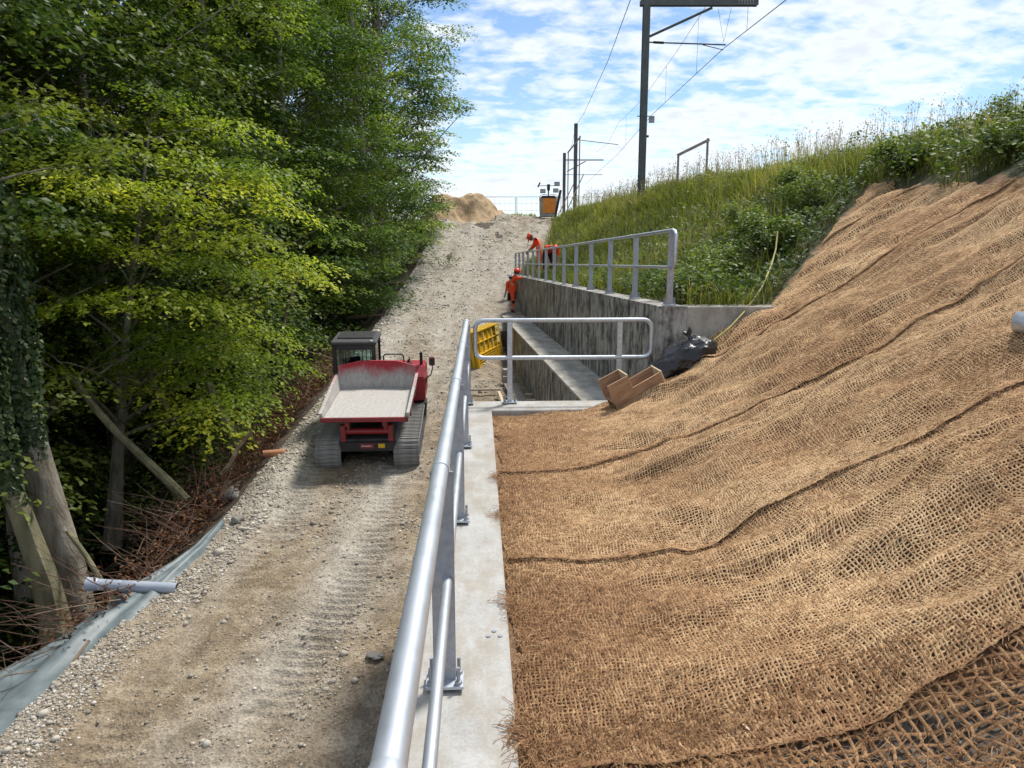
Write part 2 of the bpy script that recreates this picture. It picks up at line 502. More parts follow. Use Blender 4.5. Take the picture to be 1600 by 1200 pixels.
M['mast'] = simple('grey_green_mast_paint', (0.085, 0.10, 0.098), (0.055, 0.065, 0.064), 3, 0.6)
M['wire'] = simple('weathered_copper_wire', (0.10, 0.10, 0.10), (0.07, 0.07, 0.07), 3, 0.6)
M['wood'] = simple('raw_timber', (0.50, 0.35, 0.22), (0.36, 0.235, 0.14), 5, 0.75, 0, 0.3, 30, sc=(1, 6, 6))
M['boxwood'] = simple('varnished_formwork_board', (0.40, 0.255, 0.16), (0.27, 0.165, 0.10), 4, 0.6, 0, 0.15, 30, sc=(1, 5, 5))
M['pale_or_lit_timber'] = simple('pale_cut_and_sunlit_timber', (0.62, 0.50, 0.36), (0.50, 0.38, 0.26), 8, 0.8)  # pale planks; also the painted sunlight on the formwork box's inner board
M['greywood'] = simple('weathered_timber', (0.34, 0.29, 0.24), (0.22, 0.18, 0.145), 4, 0.85, 0, 0.3, 30, sc=(1, 5, 5))
M['yellow'] = simple('yellow_formwork_paint', (0.72, 0.46, 0.012), (0.55, 0.33, 0.01), 4, 0.5)
M['yellowpale'] = simple('pale_yellow_label', (0.72, 0.62, 0.22), (0.62, 0.52, 0.18), 4, 0.6)
M['orange'] = simple('orange_paint', (0.80, 0.27, 0.02), (0.66, 0.21, 0.015), 4, 0.45)
M['greypaint'] = simple('grey_enclosure_paint', (0.36, 0.36, 0.34), (0.26, 0.26, 0.25), 4, 0.5)
M['lampglass'] = simple('lamp_glass', (0.42, 0.43, 0.43), (0.32, 0.33, 0.33), 8, 0.25)
M['pvc'] = simple('grey_pvc', (0.38, 0.42, 0.49), (0.31, 0.35, 0.42), 5, 0.38)
M['clay'] = simple('orange_clay_pipe', (0.52, 0.23, 0.12), (0.40, 0.17, 0.09), 9, 0.75)
M['hose'] = simple('yellow_green_hose', (0.40, 0.37, 0.11), (0.28, 0.26, 0.07), 9, 0.5)
M['pink'] = simple('pink_marker_plastic', (0.72, 0.17, 0.20), (0.55, 0.13, 0.16), 9, 0.6)
M['rock'] = simple('grey_rock', (0.27, 0.26, 0.235), (0.15, 0.14, 0.12), 4, 0.9, 0, 0.6, 14, bdist=0.04)
M['hivis'] = simple('orange_hi_vis_fabric', (0.92, 0.085, 0.012), (0.78, 0.065, 0.01), 9, 0.8, 0, 0.3, 30)
M['reflect'] = simple('reflective_band', (0.52, 0.36, 0.26), (0.42, 0.28, 0.2), 9, 0.5)
M['navy'] = simple('dark_work_fabric', (0.018, 0.019, 0.028), (0.01, 0.011, 0.016), 9, 0.85)
M['skin'] = simple('skin', (0.46, 0.27, 0.19), (0.40, 0.22, 0.15), 9, 0.6)
M['helmet'] = simple('orange_helmet_plastic', (0.88, 0.075, 0.015), (0.8, 0.06, 0.012), 5, 0.35)
M['whiteplastic'] = simple('white_plastic', (0.72, 0.72, 0.70), (0.62, 0.62, 0.60), 5, 0.45)
M['boots'] = simple('dark_boot_leather', (0.03, 0.026, 0.024), (0.018, 0.016, 0.015), 9, 0.7)
M['hair'] = simple('dark_hair', (0.03, 0.02, 0.014), (0.015, 0.01, 0.008), 30, 0.7)

def glass_mat():
    m, nt, out = new_mat('tinted_cab_glass')
    g = nt.nodes.new('ShaderNodeBsdfGlossy'); g.inputs['Roughness'].default_value = 0.03
    g.inputs['Color'].default_value = (0.9, 0.95, 0.95, 1)
    t = nt.nodes.new('ShaderNodeBsdfTransparent'); t.inputs['Color'].default_value = (0.72, 0.82, 0.80, 1)
    fr = nt.nodes.new('ShaderNodeFresnel'); fr.inputs['IOR'].default_value = 1.5
    mx = nt.nodes.new('ShaderNodeMixShader')
    nt.links.new(fr.outputs[0], mx.inputs[0]); nt.links.new(t.outputs[0], mx.inputs[1]); nt.links.new(g.outputs[0], mx.inputs[2])
    nt.links.new(mx.outputs[0], out.inputs[0])
    return m
M['glass'] = glass_mat()

def bed_mat(name, z0, z1):
    """red paint with pale dried dust caked on the lower part of the skip"""
    m, nt, out = new_mat(name)
    b = nt.nodes.new('ShaderNodeBsdfPrincipled'); b.inputs['Roughness'].default_value = 0.75
    t = nt.nodes.new('ShaderNodeTexCoord'); sp = nt.nodes.new('ShaderNodeSeparateXYZ')
    nt.links.new(t.outputs['Object'], sp.inputs[0])
    mr = nt.nodes.new('ShaderNodeMapRange'); mr.inputs[1].default_value = z0; mr.inputs[2].default_value = z1
    nt.links.new(sp.outputs[2], mr.inputs[0])
    f = noise_fac(nt, 2.2, 8, 0.7); s = noise_fac(nt, 16, 7, 0.75, sc=(1, 1, 0.3))
    ad = nt.nodes.new('ShaderNodeMath'); ad.operation = 'MULTIPLY_ADD'; ad.inputs[1].default_value = 1.3
    nt.links.new(f, ad.inputs[0]); nt.links.new(mr.outputs[0], ad.inputs[2])
    hf = nt.nodes.new('ShaderNodeMath'); hf.operation = 'MULTIPLY'; hf.inputs[1].default_value = 0.5
    nt.links.new(ad.outputs[0], hf.inputs[0])
    k = ramp_node(nt, hf.outputs[0], [(0.50, (0, 0, 0)), (0.74, (1, 1, 1))])
    dust = ramp_node(nt, s, [(0.3, (0.26, 0.245, 0.23)), (0.7, (0.50, 0.48, 0.455))])
    redc = ramp_node(nt, s, [(0.35, (0.34, 0.016, 0.03)), (0.62, (0.36, 0.03, 0.04)), (0.72, (0.44, 0.24, 0.24))])
    nt.links.new(mixrgb(nt, k, dust, redc), b.inputs['Base Color'])
    nt.links.new(bump_node(nt, s, 0.2, 0.01), b.inputs['Normal'])
    nt.links.new(b.outputs[0], out.inputs[0])
    return m
M['bed'] = bed_mat('dusty_red_skip', 0.0, 0.54)

def sheet_mat():
    m, nt, out = new_mat('grey_blue_plastic_sheet')
    b = nt.nodes.new('ShaderNodeBsdfPrincipled'); b.inputs['Roughness'].default_value = 0.5
    f = noise_fac(nt, 3, 6, 0.6)
    nt.links.new(ramp_node(nt, f, [(0.35, (0.12, 0.155, 0.165)), (0.65, (0.23, 0.275, 0.29))]), b.inputs['Base Color'])
    tr = nt.nodes.new('ShaderNodeBsdfTranslucent'); tr.inputs['Color'].default_value = (0.25, 0.31, 0.33, 1)
    mx = nt.nodes.new('ShaderNodeMixShader'); mx.inputs[0].default_value = 0.2
    nt.links.new(b.outputs[0], mx.inputs[1]); nt.links.new(tr.outputs[0], mx.inputs[2])
    nt.links.new(mx.outputs[0], out.inputs[0])
    return m
M['sheet'] = sheet_mat()

def bag_mat():
    m, nt, out = new_mat('black_polythene')
    b = nt.nodes.new('ShaderNodeBsdfPrincipled')
    b.inputs['Base Color'].default_value = (0.012, 0.013, 0.016, 1)
    b.inputs['Roughness'].default_value = 0.28
    f = noise_fac(nt, 5, 4, 0.5, dist=0.6, sc=(0.8, 3.0, 2.0))
    nt.links.new(bump_node(nt, f, 0.6, 0.06), b.inputs['Normal'])
    nt.links.new(b.outputs[0], out.inputs[0])
    return m
M['bag'] = bag_mat()

# ------------------------------------------------------------------ the lie of the land (heights relative to the camera, then + CAM_Z)
_ry = np.linspace(-40, 400, 2201)
_rz = np.interp(_ry, [-40, 0, 14.5, 22, 30, 36, 42, 48, 52, 58, 400], [-9.5, -5.8, -4.25, -3.5, -2.55, -1.35, 0.10, 1.5, 2.02, 2.08, 2.1])
_k = np.ones(9) / 9
_rz = np.convolve(np.pad(_rz, 4, mode='edge'), _k, 'valid')
def road_z(Y): return np.interp(Y, _ry, _rz) + CAM_Z
def road_left(Y): return np.interp(Y, [-40, 0, 7.5, 11, 20, 30, 42, 50, 60, 400], [-6.5, -5.9, -5.45, -4.95, -5.0, -5.1, -4.7, -4.7, -7, -30])
def ravine(d): return np.interp(d, [0, 0.5, 1.2, 3, 6, 10, 16, 25, 40, 80, 400], [0, 0.3, 1.0, 3.0, 5.6, 7.2, 7.4, 4.0, -1.0, -4, -6])
def wall_x(Y): return 1.91 - 0.0758 * (Y - 9.8)
def left_z(X, Y):
    X = np.asarray(X, float); Y = np.asarray(Y, float)
    zr = road_z(Y)
    d = np.maximum(0, road_left(Y) - X)
    fade = np.interp(Y, [42, 62], [1.0, 0.12])
    z = zr - ravine(d) * fade
    trench = np.minimum(zr, -3.78 + CAM_Z)
    k = np.clip((X + 0.75) / 0.6, 0, 1) * np.clip((Y - 8) / 2, 0, 1)
    z = z * (1 - k) + trench * k * (Y < 27) + zr * k * (Y >= 27)
    return z
def emb_z(X, Y, behind=None):
    X = np.asarray(X, float); Y = np.asarray(Y, float)
    x0 = 1.3 - 0.0758 * np.maximum(0, Y - 9.8) - 0.06 * np.maximum(0, Y - 34)
    s = np.interp(Y, [15, 28], [0.60, 0.70])
    t = X - x0
    wsm = np.where(Y > 9.95, 0.22, 0.40)
    sp = np.where(t > 4, t, wsm * np.log1p(np.exp(np.clip(t / wsm, -40, 40))))
    z = -2.02 + s * sp
    if behind is None: behind = Y > 9.95
    wt = -0.80 - 0.02 * (Y - 9.8)
    z = np.where(behind, np.maximum(z, wt), z)
    zc = np.interp(Y, [10, 30], [1.70, 1.98])
    h = np.clip(0.5 + 0.5 * (zc - z) / 0.5, 0, 1)
    z = zc * (1 - h) + z * h - 0.5 * h * (1 - h)
    return z + CAM_Z

def grid_mesh(name, xs, ys, zf, smooth=True, extra=None):
    X, Y = np.meshgrid(xs, ys)
    if extra: X, Y = extra(X, Y)
    Z = zf(X, Y)
    V = np.stack([X, Y, Z], -1).reshape(-1, 3)
    ny, nx = X.shape
    i = np.arange(ny - 1)[:, None] * nx + np.arange(nx - 1)[None, :]
    F = np.stack([i, i + 1, i + nx + 1, i + nx], -1).reshape(-1, 4)
    return np_mesh(name, V, F, smooth), X, Y, Z

def lines(*segs):
    out = [segs[0][0]]
    for a, b, st in segs:
        n = max(1, int(round((b - a) / st)))
        out += list(np.linspace(a, b, n + 1)[1:])
    return np.array(out)

# forest floor, ravine and plateau: one sheet to the horizon
xs = lines((-900, -100, 80), (-100, -30, 7), (-30, -12, 1.0), (-12, -3, 0.25), (-3, 1.2, 0.3), (1.2, 900, 60))
ys = lines((-40, 0, 4), (0, 6, 0.6), (6, 30, 0.25), (30, 60, 0.5), (60, 120, 4), (120, 1600, 110))
def terr(X, Y):
    z = left_z(X, Y)
    off = np.clip((road_left(Y) - X) / 1.5, 0, 1)
    z = z + off * (0.35 * fbm(X * 0.5, Y * 0.5, 3) + 0.12 * fbm(X * 2, Y * 2, 3))
    return z - 0.10 - 0.9 * np.clip((X - 0.9) / 0.6, 0, 1) * (Y < 38)
me, *_ = grid_mesh('terrain', xs, ys, terr)
tag(mesh_obj('terrain', me, M['soil']), kind='structure')

# gravel road with ruts, track prints and a graded shoulder
def road_off(X, Y):
    u = X - road_left(Y)
    z = 0.05 * fbm(X * 0.8, Y * 0.5, 3) + 0.028 * fbm(X * 4, Y * 4, 4, 0.6)
    for c, w, dep in ((1.15, 0.30, 0.05), (2.75, 0.30, 0.05)):
        wob = c + 0.10 * np.sin(Y * 0.35) + 0.22 * vnoise(Y * 0.25, Y * 0 + 3)
        lane = np.exp(-((u - wob) / w) ** 4)
        patch = np.clip(1.5 * (vnoise(X * 0.7 + 9, Y * 0.45) + 0.38), 0, 1)
        lug = np.clip(np.sin((Y + 0.06 * (u - wob)) * 2 * np.pi / 0.17), -0.35, 1.0)
        z = z - dep * lane + 0.045 * lane * lug * patch * np.clip((34 - Y) / 10, 0, 1)
    z = z + 0.09 * np.exp(-((u - 0.5) / 0.3) ** 2) * np.clip((Y - 10) / 4, 0, 1)        # windrow of stones on the outer edge
    z = z + 0.16 * fbm(X * 1.3, Y * 0.4, 4) * np.clip((Y - 30) / 10, 0, 1) + 0.35 * fbm(X * 0.55 + 2, Y * 0.5, 4, .6) * np.clip((Y - 44) / 5, 0, 1)
    return z - 0.5 * np.clip((0.12 - u) / 0.3, 0, 1)
ru = lines((-0.25, 5.0, 0.03), (5.0, 6.4, 0.2))
ryv = lines((4.5, 15, 0.026), (15, 26, 0.06), (26, 62, 0.16))
def road_xy(U, Y):
    wid = np.interp(Y, [0, 26, 36, 44, 52, 62], [6.6, 6.6, 6.8, 8.2, 11.5, 14.0]) / 6.65
    return road_left(Y) + np.where(U > 0, U * wid, U), Y
def road_zf(X, Y): return left_z(X, Y) + road_off(X, Y)
me, RX, RY, RZ = grid_mesh('gravel_road', ru, ryv, road_zf, True, road_xy)
u_ = RX - road_left(RY)
gr = (np.exp(-((u_ - 0.7) / 0.55) ** 2) * np.clip((RY - 9.5) / 3, 0, 1) * 0.55 + np.exp(-((u_ - 2.6) / 0.5) ** 2) * 0.25
      + np.clip((RY - 18) / 14, 0, 1) * 0.32 + 0.1 * np.exp(-((u_ - 4.3) / 0.6) ** 2))
gr = gr - 0.10 * np.clip((RY - 40) / 6, 0, 1)
add_attr(me, 'gravel', gr.ravel())
tag(mesh_obj('gravel_road', me, M['road']), kind='structure')

# loose stones on the road: far too many to count
def ico():
    bm = bmesh.new(); bmesh.ops.create_icosphere(bm, subdivisions=1, radius=1.0)
    v = np.array([q.co[:] for q in bm.verts]); f = np.array([[l.vert.index for l in q.loops] for q in bm.faces])
    bm.free(); return v, f
IV, IF = ico()
def octa():
    v = np.array([(1, 0, 0), (0, 1, 0), (-1, 0, 0), (0, -1, 0), (0, 0, 1), (0, 0, -1)], float)
    f = np.array([(0, 1, 4), (1, 2, 4), (2, 3, 4), (3, 0, 4), (1, 0, 5), (2, 1, 5), (3, 2, 5), (0, 3, 5)])
    return v, f
OV, OF = octa()
def scatter_stones(name, pts, sizes, tint, mat, base=(IV, IF), smooth=False):
    bv, bf = base
    n = len(pts); k = len(bv)
    g = np.random.default_rng(5)
    sc = sizes[:, None, None] * g.uniform(0.6, 1.25, (n, 1, 3)) * np.array([1, 1, 0.7])
    jit = 1 + g.uniform(-0.28, 0.28, (n, k, 1))
    ang = g.uniform(0, 6.283, n); ca, sa = np.cos(ang), np.sin(ang)
    v = bv[None] * jit * sc
    x = v[..., 0] * ca[:, None] - v[..., 1] * sa[:, None]; y = v[..., 0] * sa[:, None] + v[..., 1] * ca[:, None]
    v = np.stack([x, y, v[..., 2]], -1) + pts[:, None, :]
    f = bf[None] + (np.arange(n) * k)[:, None, None]
    me = np_mesh(name, v.reshape(-1, 3), f.reshape(-1, 3), smooth)
    add_attr(me, 'tint', np.repeat(tint, k))
    return tag(mesh_obj(name, me, mat), kind='stuff')
N = 78000
q = rng.random(N)
Yg = 5.0 * (50 / 5.0) ** q                                  # density ~ 1/Y so the grain stays even in view
wdt = np.interp(Yg, [0, 36, 44, 52], [5.6, 5.6, 6.8, 8.0])
ug = rng.random(N) * wdt
edge = rng.random(N) < 0.30
ug = np.where(edge, 0.05 + np.abs(rng.normal(0.35, 0.35, N)), ug)
Xg = road_left(Yg) + ug
cl = fbm(Xg * 1.4, Yg * 1.0, 3) + rng.normal(0, 0.14, N)
keep = (edge & (cl > -0.25)) | (cl > 0.20) | (rng.random(N) < 0.13)
ul = Xg - road_left(Yg)
rolled = (np.abs(ul - 1.15) < 0.3) | (np.abs(ul - 2.75) < 0.3)
keep &= ~(rolled & (rng.random(N) < 0.75) & (Yg < 30))
keep &= ~((Yg > 9) & (Xg > wall_x(Yg) - 0.9) & (Yg < 36))
Xg, Yg, edge = Xg[keep], Yg[keep], edge[keep]
sz = np.exp(rng.normal(np.log(0.011), 0.5, len(Xg))) * np.interp(Yg, [5, 15, 50], [0.85, 1.35, 2.8])
sz = np.clip(sz, 0.006, 0.09)
Zg = road_zf(Xg, Yg)
tint = np.clip(rng.normal(0.48, 0.20, len(Xg)) + 0.10 * edge + 0.15 * (Yg > 20), 0.05, 1)
near = Yg < 13
scatter_stones('road_stones', np.stack([Xg, Yg, Zg + sz * 0.2], -1)[near], sz[near], tint[near], M['stone'])
o = scatter_stones('far_road_stones', np.stack([Xg, Yg, Zg + sz * 0.2], -1)[~near], sz[~near], tint[~near], M['stone'], (OV, OF))

# ------------------------------------------------------------------ embankment: earth under the coir and under the meadow
COIR_TOP = 6.0
def wrinkle(X, Y):
    r = np.abs(fbm(X * 0.95 + 0.25 * Y, Y * 2.1 - 0.35 * X + 4, 2))            # folds running up the slope
    w = 0.17 * (0.26 - r) + 0.11 * fbm(X * 1.1, Y * 1.5, 2) + 0.11 * fbm(X * 2.3 + 5, Y * 2.9, 2)
    xk = X * CT + Y * ST; yk = Y * CT - X * ST
    flat = np.clip((xk - 0.35) / 1.2, 0.15, 1)
    w = w * flat
    for ys_ in (2.66, 4.55, 6.5, 8.93, 11.1):                                    # the buried hem of the next roll shows as a ridge
        wob = 0.17 * fbm(xk * 0.7 + ys_ * 2, xk * 0 + 5, 3)
        w = w + 0.035 * np.exp(-((yk - (ys_ - 0.36) - wob) / 0.045) ** 2) * np.clip((xk - 0.9) / 0.5, 0, 1) * (ys_ > 3)
    return w
def soil_a(X, Y):
    c = np.clip((COIR_TOP + 0.5 - X) / 0.5, 0, 1)
    return emb_z(X, Y, X > 99) + c * (wrinkle(X, Y) - 0.012) + (1 - c) * 0.10 * fbm(X * 1.5, Y * 1.5, 3)
eu = lines((0.0, 7.4, 0.05), (7.4, 9.5, 0.3), (9.5, 60, 8))
ey = lines((-6, 1.5, 0.5), (1.5, 9.92, 0.045))
def exy(U, Y): return (0.12 - Y * ST) / CT + U, Y
me, EX, EY, EZ = grid_mesh('embankment', eu, ey, soil_a, True, exy)
_v = np.stack([EX, EY, EZ], -1).reshape(-1, 3)
_f = np.zeros(len(me.polygons) * 4, np.int32); me.polygons.foreach_get('vertices', _f); _f = _f.reshape(-1, 4)
_ctr = _v[_f].mean(1); _xk = _ctr[:, 0] * CT + _ctr[:, 1] * ST; _yk = -_ctr[:, 0] * ST + _ctr[:, 1] * CT
bpy.data.meshes.remove(me)
me = np_mesh('embankment', _v, _f[(_yk < 8.99) | (_xk > 2.0)], True)
me.materials.append(M['coir_soil']); me.materials.append(M['verge']); me.materials.append(M['greysoil'])
_c = np.zeros(len(me.polygons) * 3, np.float32); me.polygons.foreach_get('center', _c)
me.polygons.foreach_set('material_index', np.where(_c[0::3] > COIR_TOP + 0.1 * np.sin(_c[1::3] * 4), 1, np.where(_c[1::3] * CT - _c[0::3] * ST < 2.6, 2, 0)).astype(np.int32))
tag(mesh_obj('embankment', me), kind='structure')
# the meadow side, beyond the concrete return
eu2 = lines((0.0, 9, 0.15), (9, 12, 0.5), (12, 60, 8))
ey2 = lines((9.92, 40, 0.2), (40, 70, 1.0))
def exy2(U, Y): return wall_x(np.minimum(Y, 35)) + 0.2 + U, Y
def soil_b(X, Y):
    k = np.clip(((X - 3.3) - 0.83 * (Y - 9.9)) / 0.3, 0, 1) * np.clip((COIR_TOP + 0.3 - X) / 0.3, 0, 1)
    z = emb_z(X, Y, True)
    return z + k * (wrinkle(X, Y) - 0.012) + (1 - k) * (0.12 * fbm(X * 1.2, Y * 1.2, 3)) - 0.02 - np.clip((Y - 36) / 6, 0, 1) * np.clip((2.5 - X) / 1, 0, 1) * 0.8
me, *_ = grid_mesh('meadow_slope', eu2, ey2, soil_b, True, exy2)
me.materials.append(M['verge']); me.materials.append(M['coir_soil'])
_c = np.zeros(len(me.polygons) * 3, np.float32); me.polygons.foreach_get('center', _c)
me.polygons.foreach_set('material_index', (((_c[0::3] - 3.3) - 0.83 * (_c[1::3] - 9.9) > 0) & (_c[0::3] < COIR_TOP)).astype(np.int32))
tag(mesh_obj('meadow_slope', me), kind='structure')

# ------------------------------------------------------------------ concrete walls
# near retaining wall with its return, one L-shaped casting
kerb = empty('retaining_wall', K(0, 0, 0), TH, 'pale concrete retaining wall top running along the near railing and turning right', 'wall')
mb = MB().prism([(-0.40, -5.0), (0.135, -5.0), (0.135, -0.012), (0.123, 0.0), (-0.388, 0.0), (-0.40, -0.012)], 'y', -4.0, 8.95)
mb.build('long_wall', M['kerb'], kerb)
mb = MB().prism([(8.95, -5.0), (9.50, -5.0), (9.50, -0.012), (9.488, 0.0), (8.962, 0.0), (8.95, -0.012)], 'x', -0.40, 2.9)
mb.build('return_wall', M['kerb'], kerb)
for i in range(3):
    o = MB().lathe([(0.012, 0), (0.012, 0.004)], 10).build('washer', M['galv_post'])
    o.location = K(0.03 + 0.03 * i, 3.55 + 0.05 * (i % 2), 0.002)
    tag(o, ['loose steel washer on the kerb nearest the near railing post', 'loose steel washer on the kerb, middle one of three', 'loose steel washer on the kerb nearest the coir'][i], 'washer', 'washers left on the kerb')

# old wall above the trench
WA = math.atan(0.0758)
uw = empty('old_retaining_wall', (1.91, 9.8, 0), 0, 'old stained concrete retaining wall carrying the long upper railing', 'wall')
L_UW = 25.6
def wl_pt(s, off, z): return Vector((-0.0758 * s + off, s, z))
def wtop(s): return 1.19 - 0.02 * s
mb = MB(); a, b = 0.0, L_UW
vs = []
for s_ in (a, b):
    for off, z in ((0, -3), (0.36, -3), (0.36, wtop(s_)), (0, wtop(s_))): vs.append(wl_pt(s_, off, z))
mb.add(vs, [(0, 1, 2, 3), (7, 6, 5, 4), (0, 3, 7, 4), (1, 5, 6, 2), (3, 2, 6, 7), (0, 4, 5, 1)])
mb.build('long_wall', M['oldwall'], uw)
mb = MB().box((1.36 + 0.9, 0.174, -0.40), (3.8, 0.35, 3.175), None)
mb.build('return_wall', M['wallcap'], uw, bevel=0.008)
mb = MB().box(wl_pt(17.6, -0.012, -0.35), (0.02, 0.10, 2.3))
mb.build('joint_strip', M['wallcap'], uw)

# lower wall with the ledge the worker stands on
lw = empty('ledge_wall', (0, 0, 0), 0, 'low concrete wall with a broad ledge below the old wall', 'wall')
def lx(Y): return 1.25 - 0.0824 * (Y - 9.6)
vs = []
for Y in (9.62, 30.9):
    zt = -0.40 - 0.016 * (Y - 9.8)
    for x, z in ((lx(Y), -4.5), (wall_x(Y) + 0.1, -4.5), (wall_x(Y) + 0.1, zt), (lx(Y), zt)): vs.append((x, Y, z))
MB().add(vs, [(0, 1, 2, 3), (7, 6, 5, 4), (0, 3, 7, 4), (1, 5, 6, 2), (3, 2, 6, 7), (0, 4, 5, 1)]).build('wall', M['oldwall'], lw)
vs = []
for Y in (9.62, 30.95):
    zt = -0.40 - 0.016 * (Y - 9.8)
    for x, z in ((lx(Y) - 0.03, zt), (wall_x(Y) - 0.001, zt), (wall_x(Y) - 0.001, zt + 0.05), (lx(Y) - 0.03, zt + 0.05)): vs.append((x, Y, z))
MB().add(vs, [(0, 1, 2, 3), (7, 6, 5, 4), (0, 3, 7, 4), (1, 5, 6, 2), (3, 2, 6, 7), (0, 4, 5, 1)]).build('ledge', M['ledge'], lw)
def ledge_z(Y): return -0.35 - 0.016 * (Y - 9.8)

# ------------------------------------------------------------------ railings
_bm = MB().lathe([(0.017, 0), (0.017, 0.016), (0.008, 0.0165), (0.008, 0.08)], 6).mesh('bolt')
_bm.materials.append(M['galv_post'])
def put_bolt(parent, x, y, z):
    o = mesh_obj('bolt', _bm, None, parent); o.location = (x, y, z)
def arc(c, a, b, n=6):
    """quarter bend from direction a to b round corner c, radius in the vectors"""
    c = Vector(c); a = Vector(a); b = Vector(b)
    o = c + a + b
    return [o - b * math.cos(t) - a * math.sin(t) for t in np.linspace(0, math.pi / 2, n)]

rail = empty('guard_railing', K(-0.17, 0, 0), TH, 'galvanised tube railing in the foreground running away along the pale kerb', 'railing')
top = [(0, -0.6, 1.03)] + arc((0, 9.55, 1.03), (0, -0.12, 0), (0, 0, -0.12)) + arc((0, 9.55, 0.53), (0, 0, 0.10), (0, -0.10, 0)) + [(0.018, 9.25, 0.53)]
MB().tube(top, [0.034] * (len(top) - 8) + [0.03] * 8, 20).build('top_rail', M['galv'], rail, True)
MB().tube([(0.018, -0.6, 0.51), (0.018, 9.3, 0.51)], 0.0215, 16).build('middle_rail', M['galv'], rail, True)
for i in range(5):
    y = 1.06 + 2.06 * i
    p = MB().box((0, y, 0.51), (0.10, 0.014, 0.99)).build('post', M['galv_post'], rail, bevel=0.002)
    pl = MB().box((0.0, y, 0.006 + 0.02), (0.17, 0.13, 0.015)).build('base_plate', M['galv'], p, bevel=0.002)
    for bx in (-0.062, 0.062):
        for by in (-0.042, 0.042): put_bolt(p, bx, y + by, 0.0335)
    MB().tube([(0, y - 0.075, 1.03), (0, y + 0.075, 1.03)], 0.0375, 20).build('sleeve', M['galv'], rail, True)
MB().tube([(0, 1.12, 1.03), (0, 1.145, 1.03), (0, 1.17, 1.03), (0, 1.20, 1.03)], [0.0375, 0.043, 0.042, 0.0375], 16).build('weld_bead', M['galv'], rail, True)

r2 = empty('end_railing', K(0, 9.36, 0), TH, 'short galvanised railing loop across the end of the pale kerb', 'railing')
x0_, x1_, zt_, zb_ = -0.06, 2.15, 1.05, 0.58
loop = ([(1.0, 0, zt_)] + arc((x1_, 0, zt_), (-0.1, 0, 0), (0, 0, -0.1)) + arc((x1_, 0, zb_), (0, 0, 0.1), (-0.1, 0, 0))
        + [(1.0, 0, zb_)] + arc((x0_, 0, zb_), (0.1, 0, 0), (0, 0, 0.1)) + arc((x0_, 0, zt_), (0, 0, -0.1), (0.1, 0, 0)) + [(1.0, 0, zt_)])
MB().tube(loop, 0.027, 14, cap=False).build('rail_loop', M['galv'], r2, True)
for x in (0.37, 1.75):
    p = MB().box((x, 0, 0.52), (0.065, 0.04, 1.03)).build('post', M['galv'], r2, bevel=0.004)
    MB().box((x, 0, 0.02), (0.18, 0.13, 0.014)).build('base_plate', M['galv'], p)
    for bx in (-0.065, 0.065):
        for by in (-0.035, 0.035): put_bolt(p, x + bx, by, 0.027)

r3 = empty('upper_railing', (1.91, 9.8, 0), 0, 'long galvanised railing standing on the old stained wall', 'railing')
RO = 0.17
def rp(s, dz): return wl_pt(s, RO, wtop(s) + dz)
pts = [rp(L_UW - 0.1, 0.97)] + [rp(s, 0.97) for s in np.linspace(L_UW - 1, 0.12, 14)]
e = rp(-0.03, 0.97); eb = rp(-0.03, 0.50)
pts += [rp(0.02, 0.95), rp(-0.03, 0.90), rp(-0.03, 0.56), rp(0.0, 0.515), rp(0.08, 0.50)]
MB().tube(pts, 0.026, 10).build('top_rail', M['galv'], r3, True)
MB().tube([rp(0.05, 0.50), rp(L_UW - 0.1, 0.50)], 0.021, 10).build('middle_rail', M['galv'], r3, True)
for i in range(14):
    s = 0.16 + 1.93 * i
    c = rp(s, 0)
    p = MB().box((c.x, c.y, c.z + 0.485), (0.085, 0.014, 0.97)).build('post', M['galv_post'], r3)
    MB().box((c.x, c.y, c.z + 0.012), (0.17, 0.14, 0.014)).build('base_plate', M['galv'], p)
    if i < 5:
        for bx in (-0.06, 0.06):
            for by in (-0.045, 0.045): put_bolt(p, c.x + bx, c.y + by, c.z + 0.019)

# ------------------------------------------------------------------ coir mats: woven yarn laid over the slope, one object for each roll
def ribbons(paths_pts, r, lift=0.0):
    """paths (n, k, 3) -> roof-shaped yarn strips"""
    Pn = paths_pts; n, k, _ = Pn.shape
    d = np.gradient(Pn, axis=1); d /= np.linalg.norm(d, axis=2, keepdims=True) + 1e-9
    up = np.array([-0.45, 0, 0.9])
    side = np.cross(d, up); side /= np.linalg.norm(side, axis=2, keepdims=True) + 1e-9
    nrm = np.cross(side, d)
    rr = r if np.ndim(r) else np.full((n, k), r)
    rr = rr[..., None]
    A = Pn - side * rr; B = Pn + nrm * rr * 0.9; C = Pn + side * rr
    V = np.stack([A, B, C], 2).reshape(-1, 3)
    base = (np.arange(n)[:, None] * k + np.arange(k - 1)[None, :]).reshape(-1) * 3
    F = np.concatenate([np.stack([base, base + 3, base + 4, base + 1], -1), np.stack([base + 1, base + 4, base + 5, base + 2], -1)])
    return V, F

def mat_surface(x, y):
    """world point of the net at kerb-frame (x, y)"""
    X = x * CT - y * ST; Y = x * ST + y * CT
    return X, Y, emb_z(X, Y, X > 99) + wrinkle(X, Y)

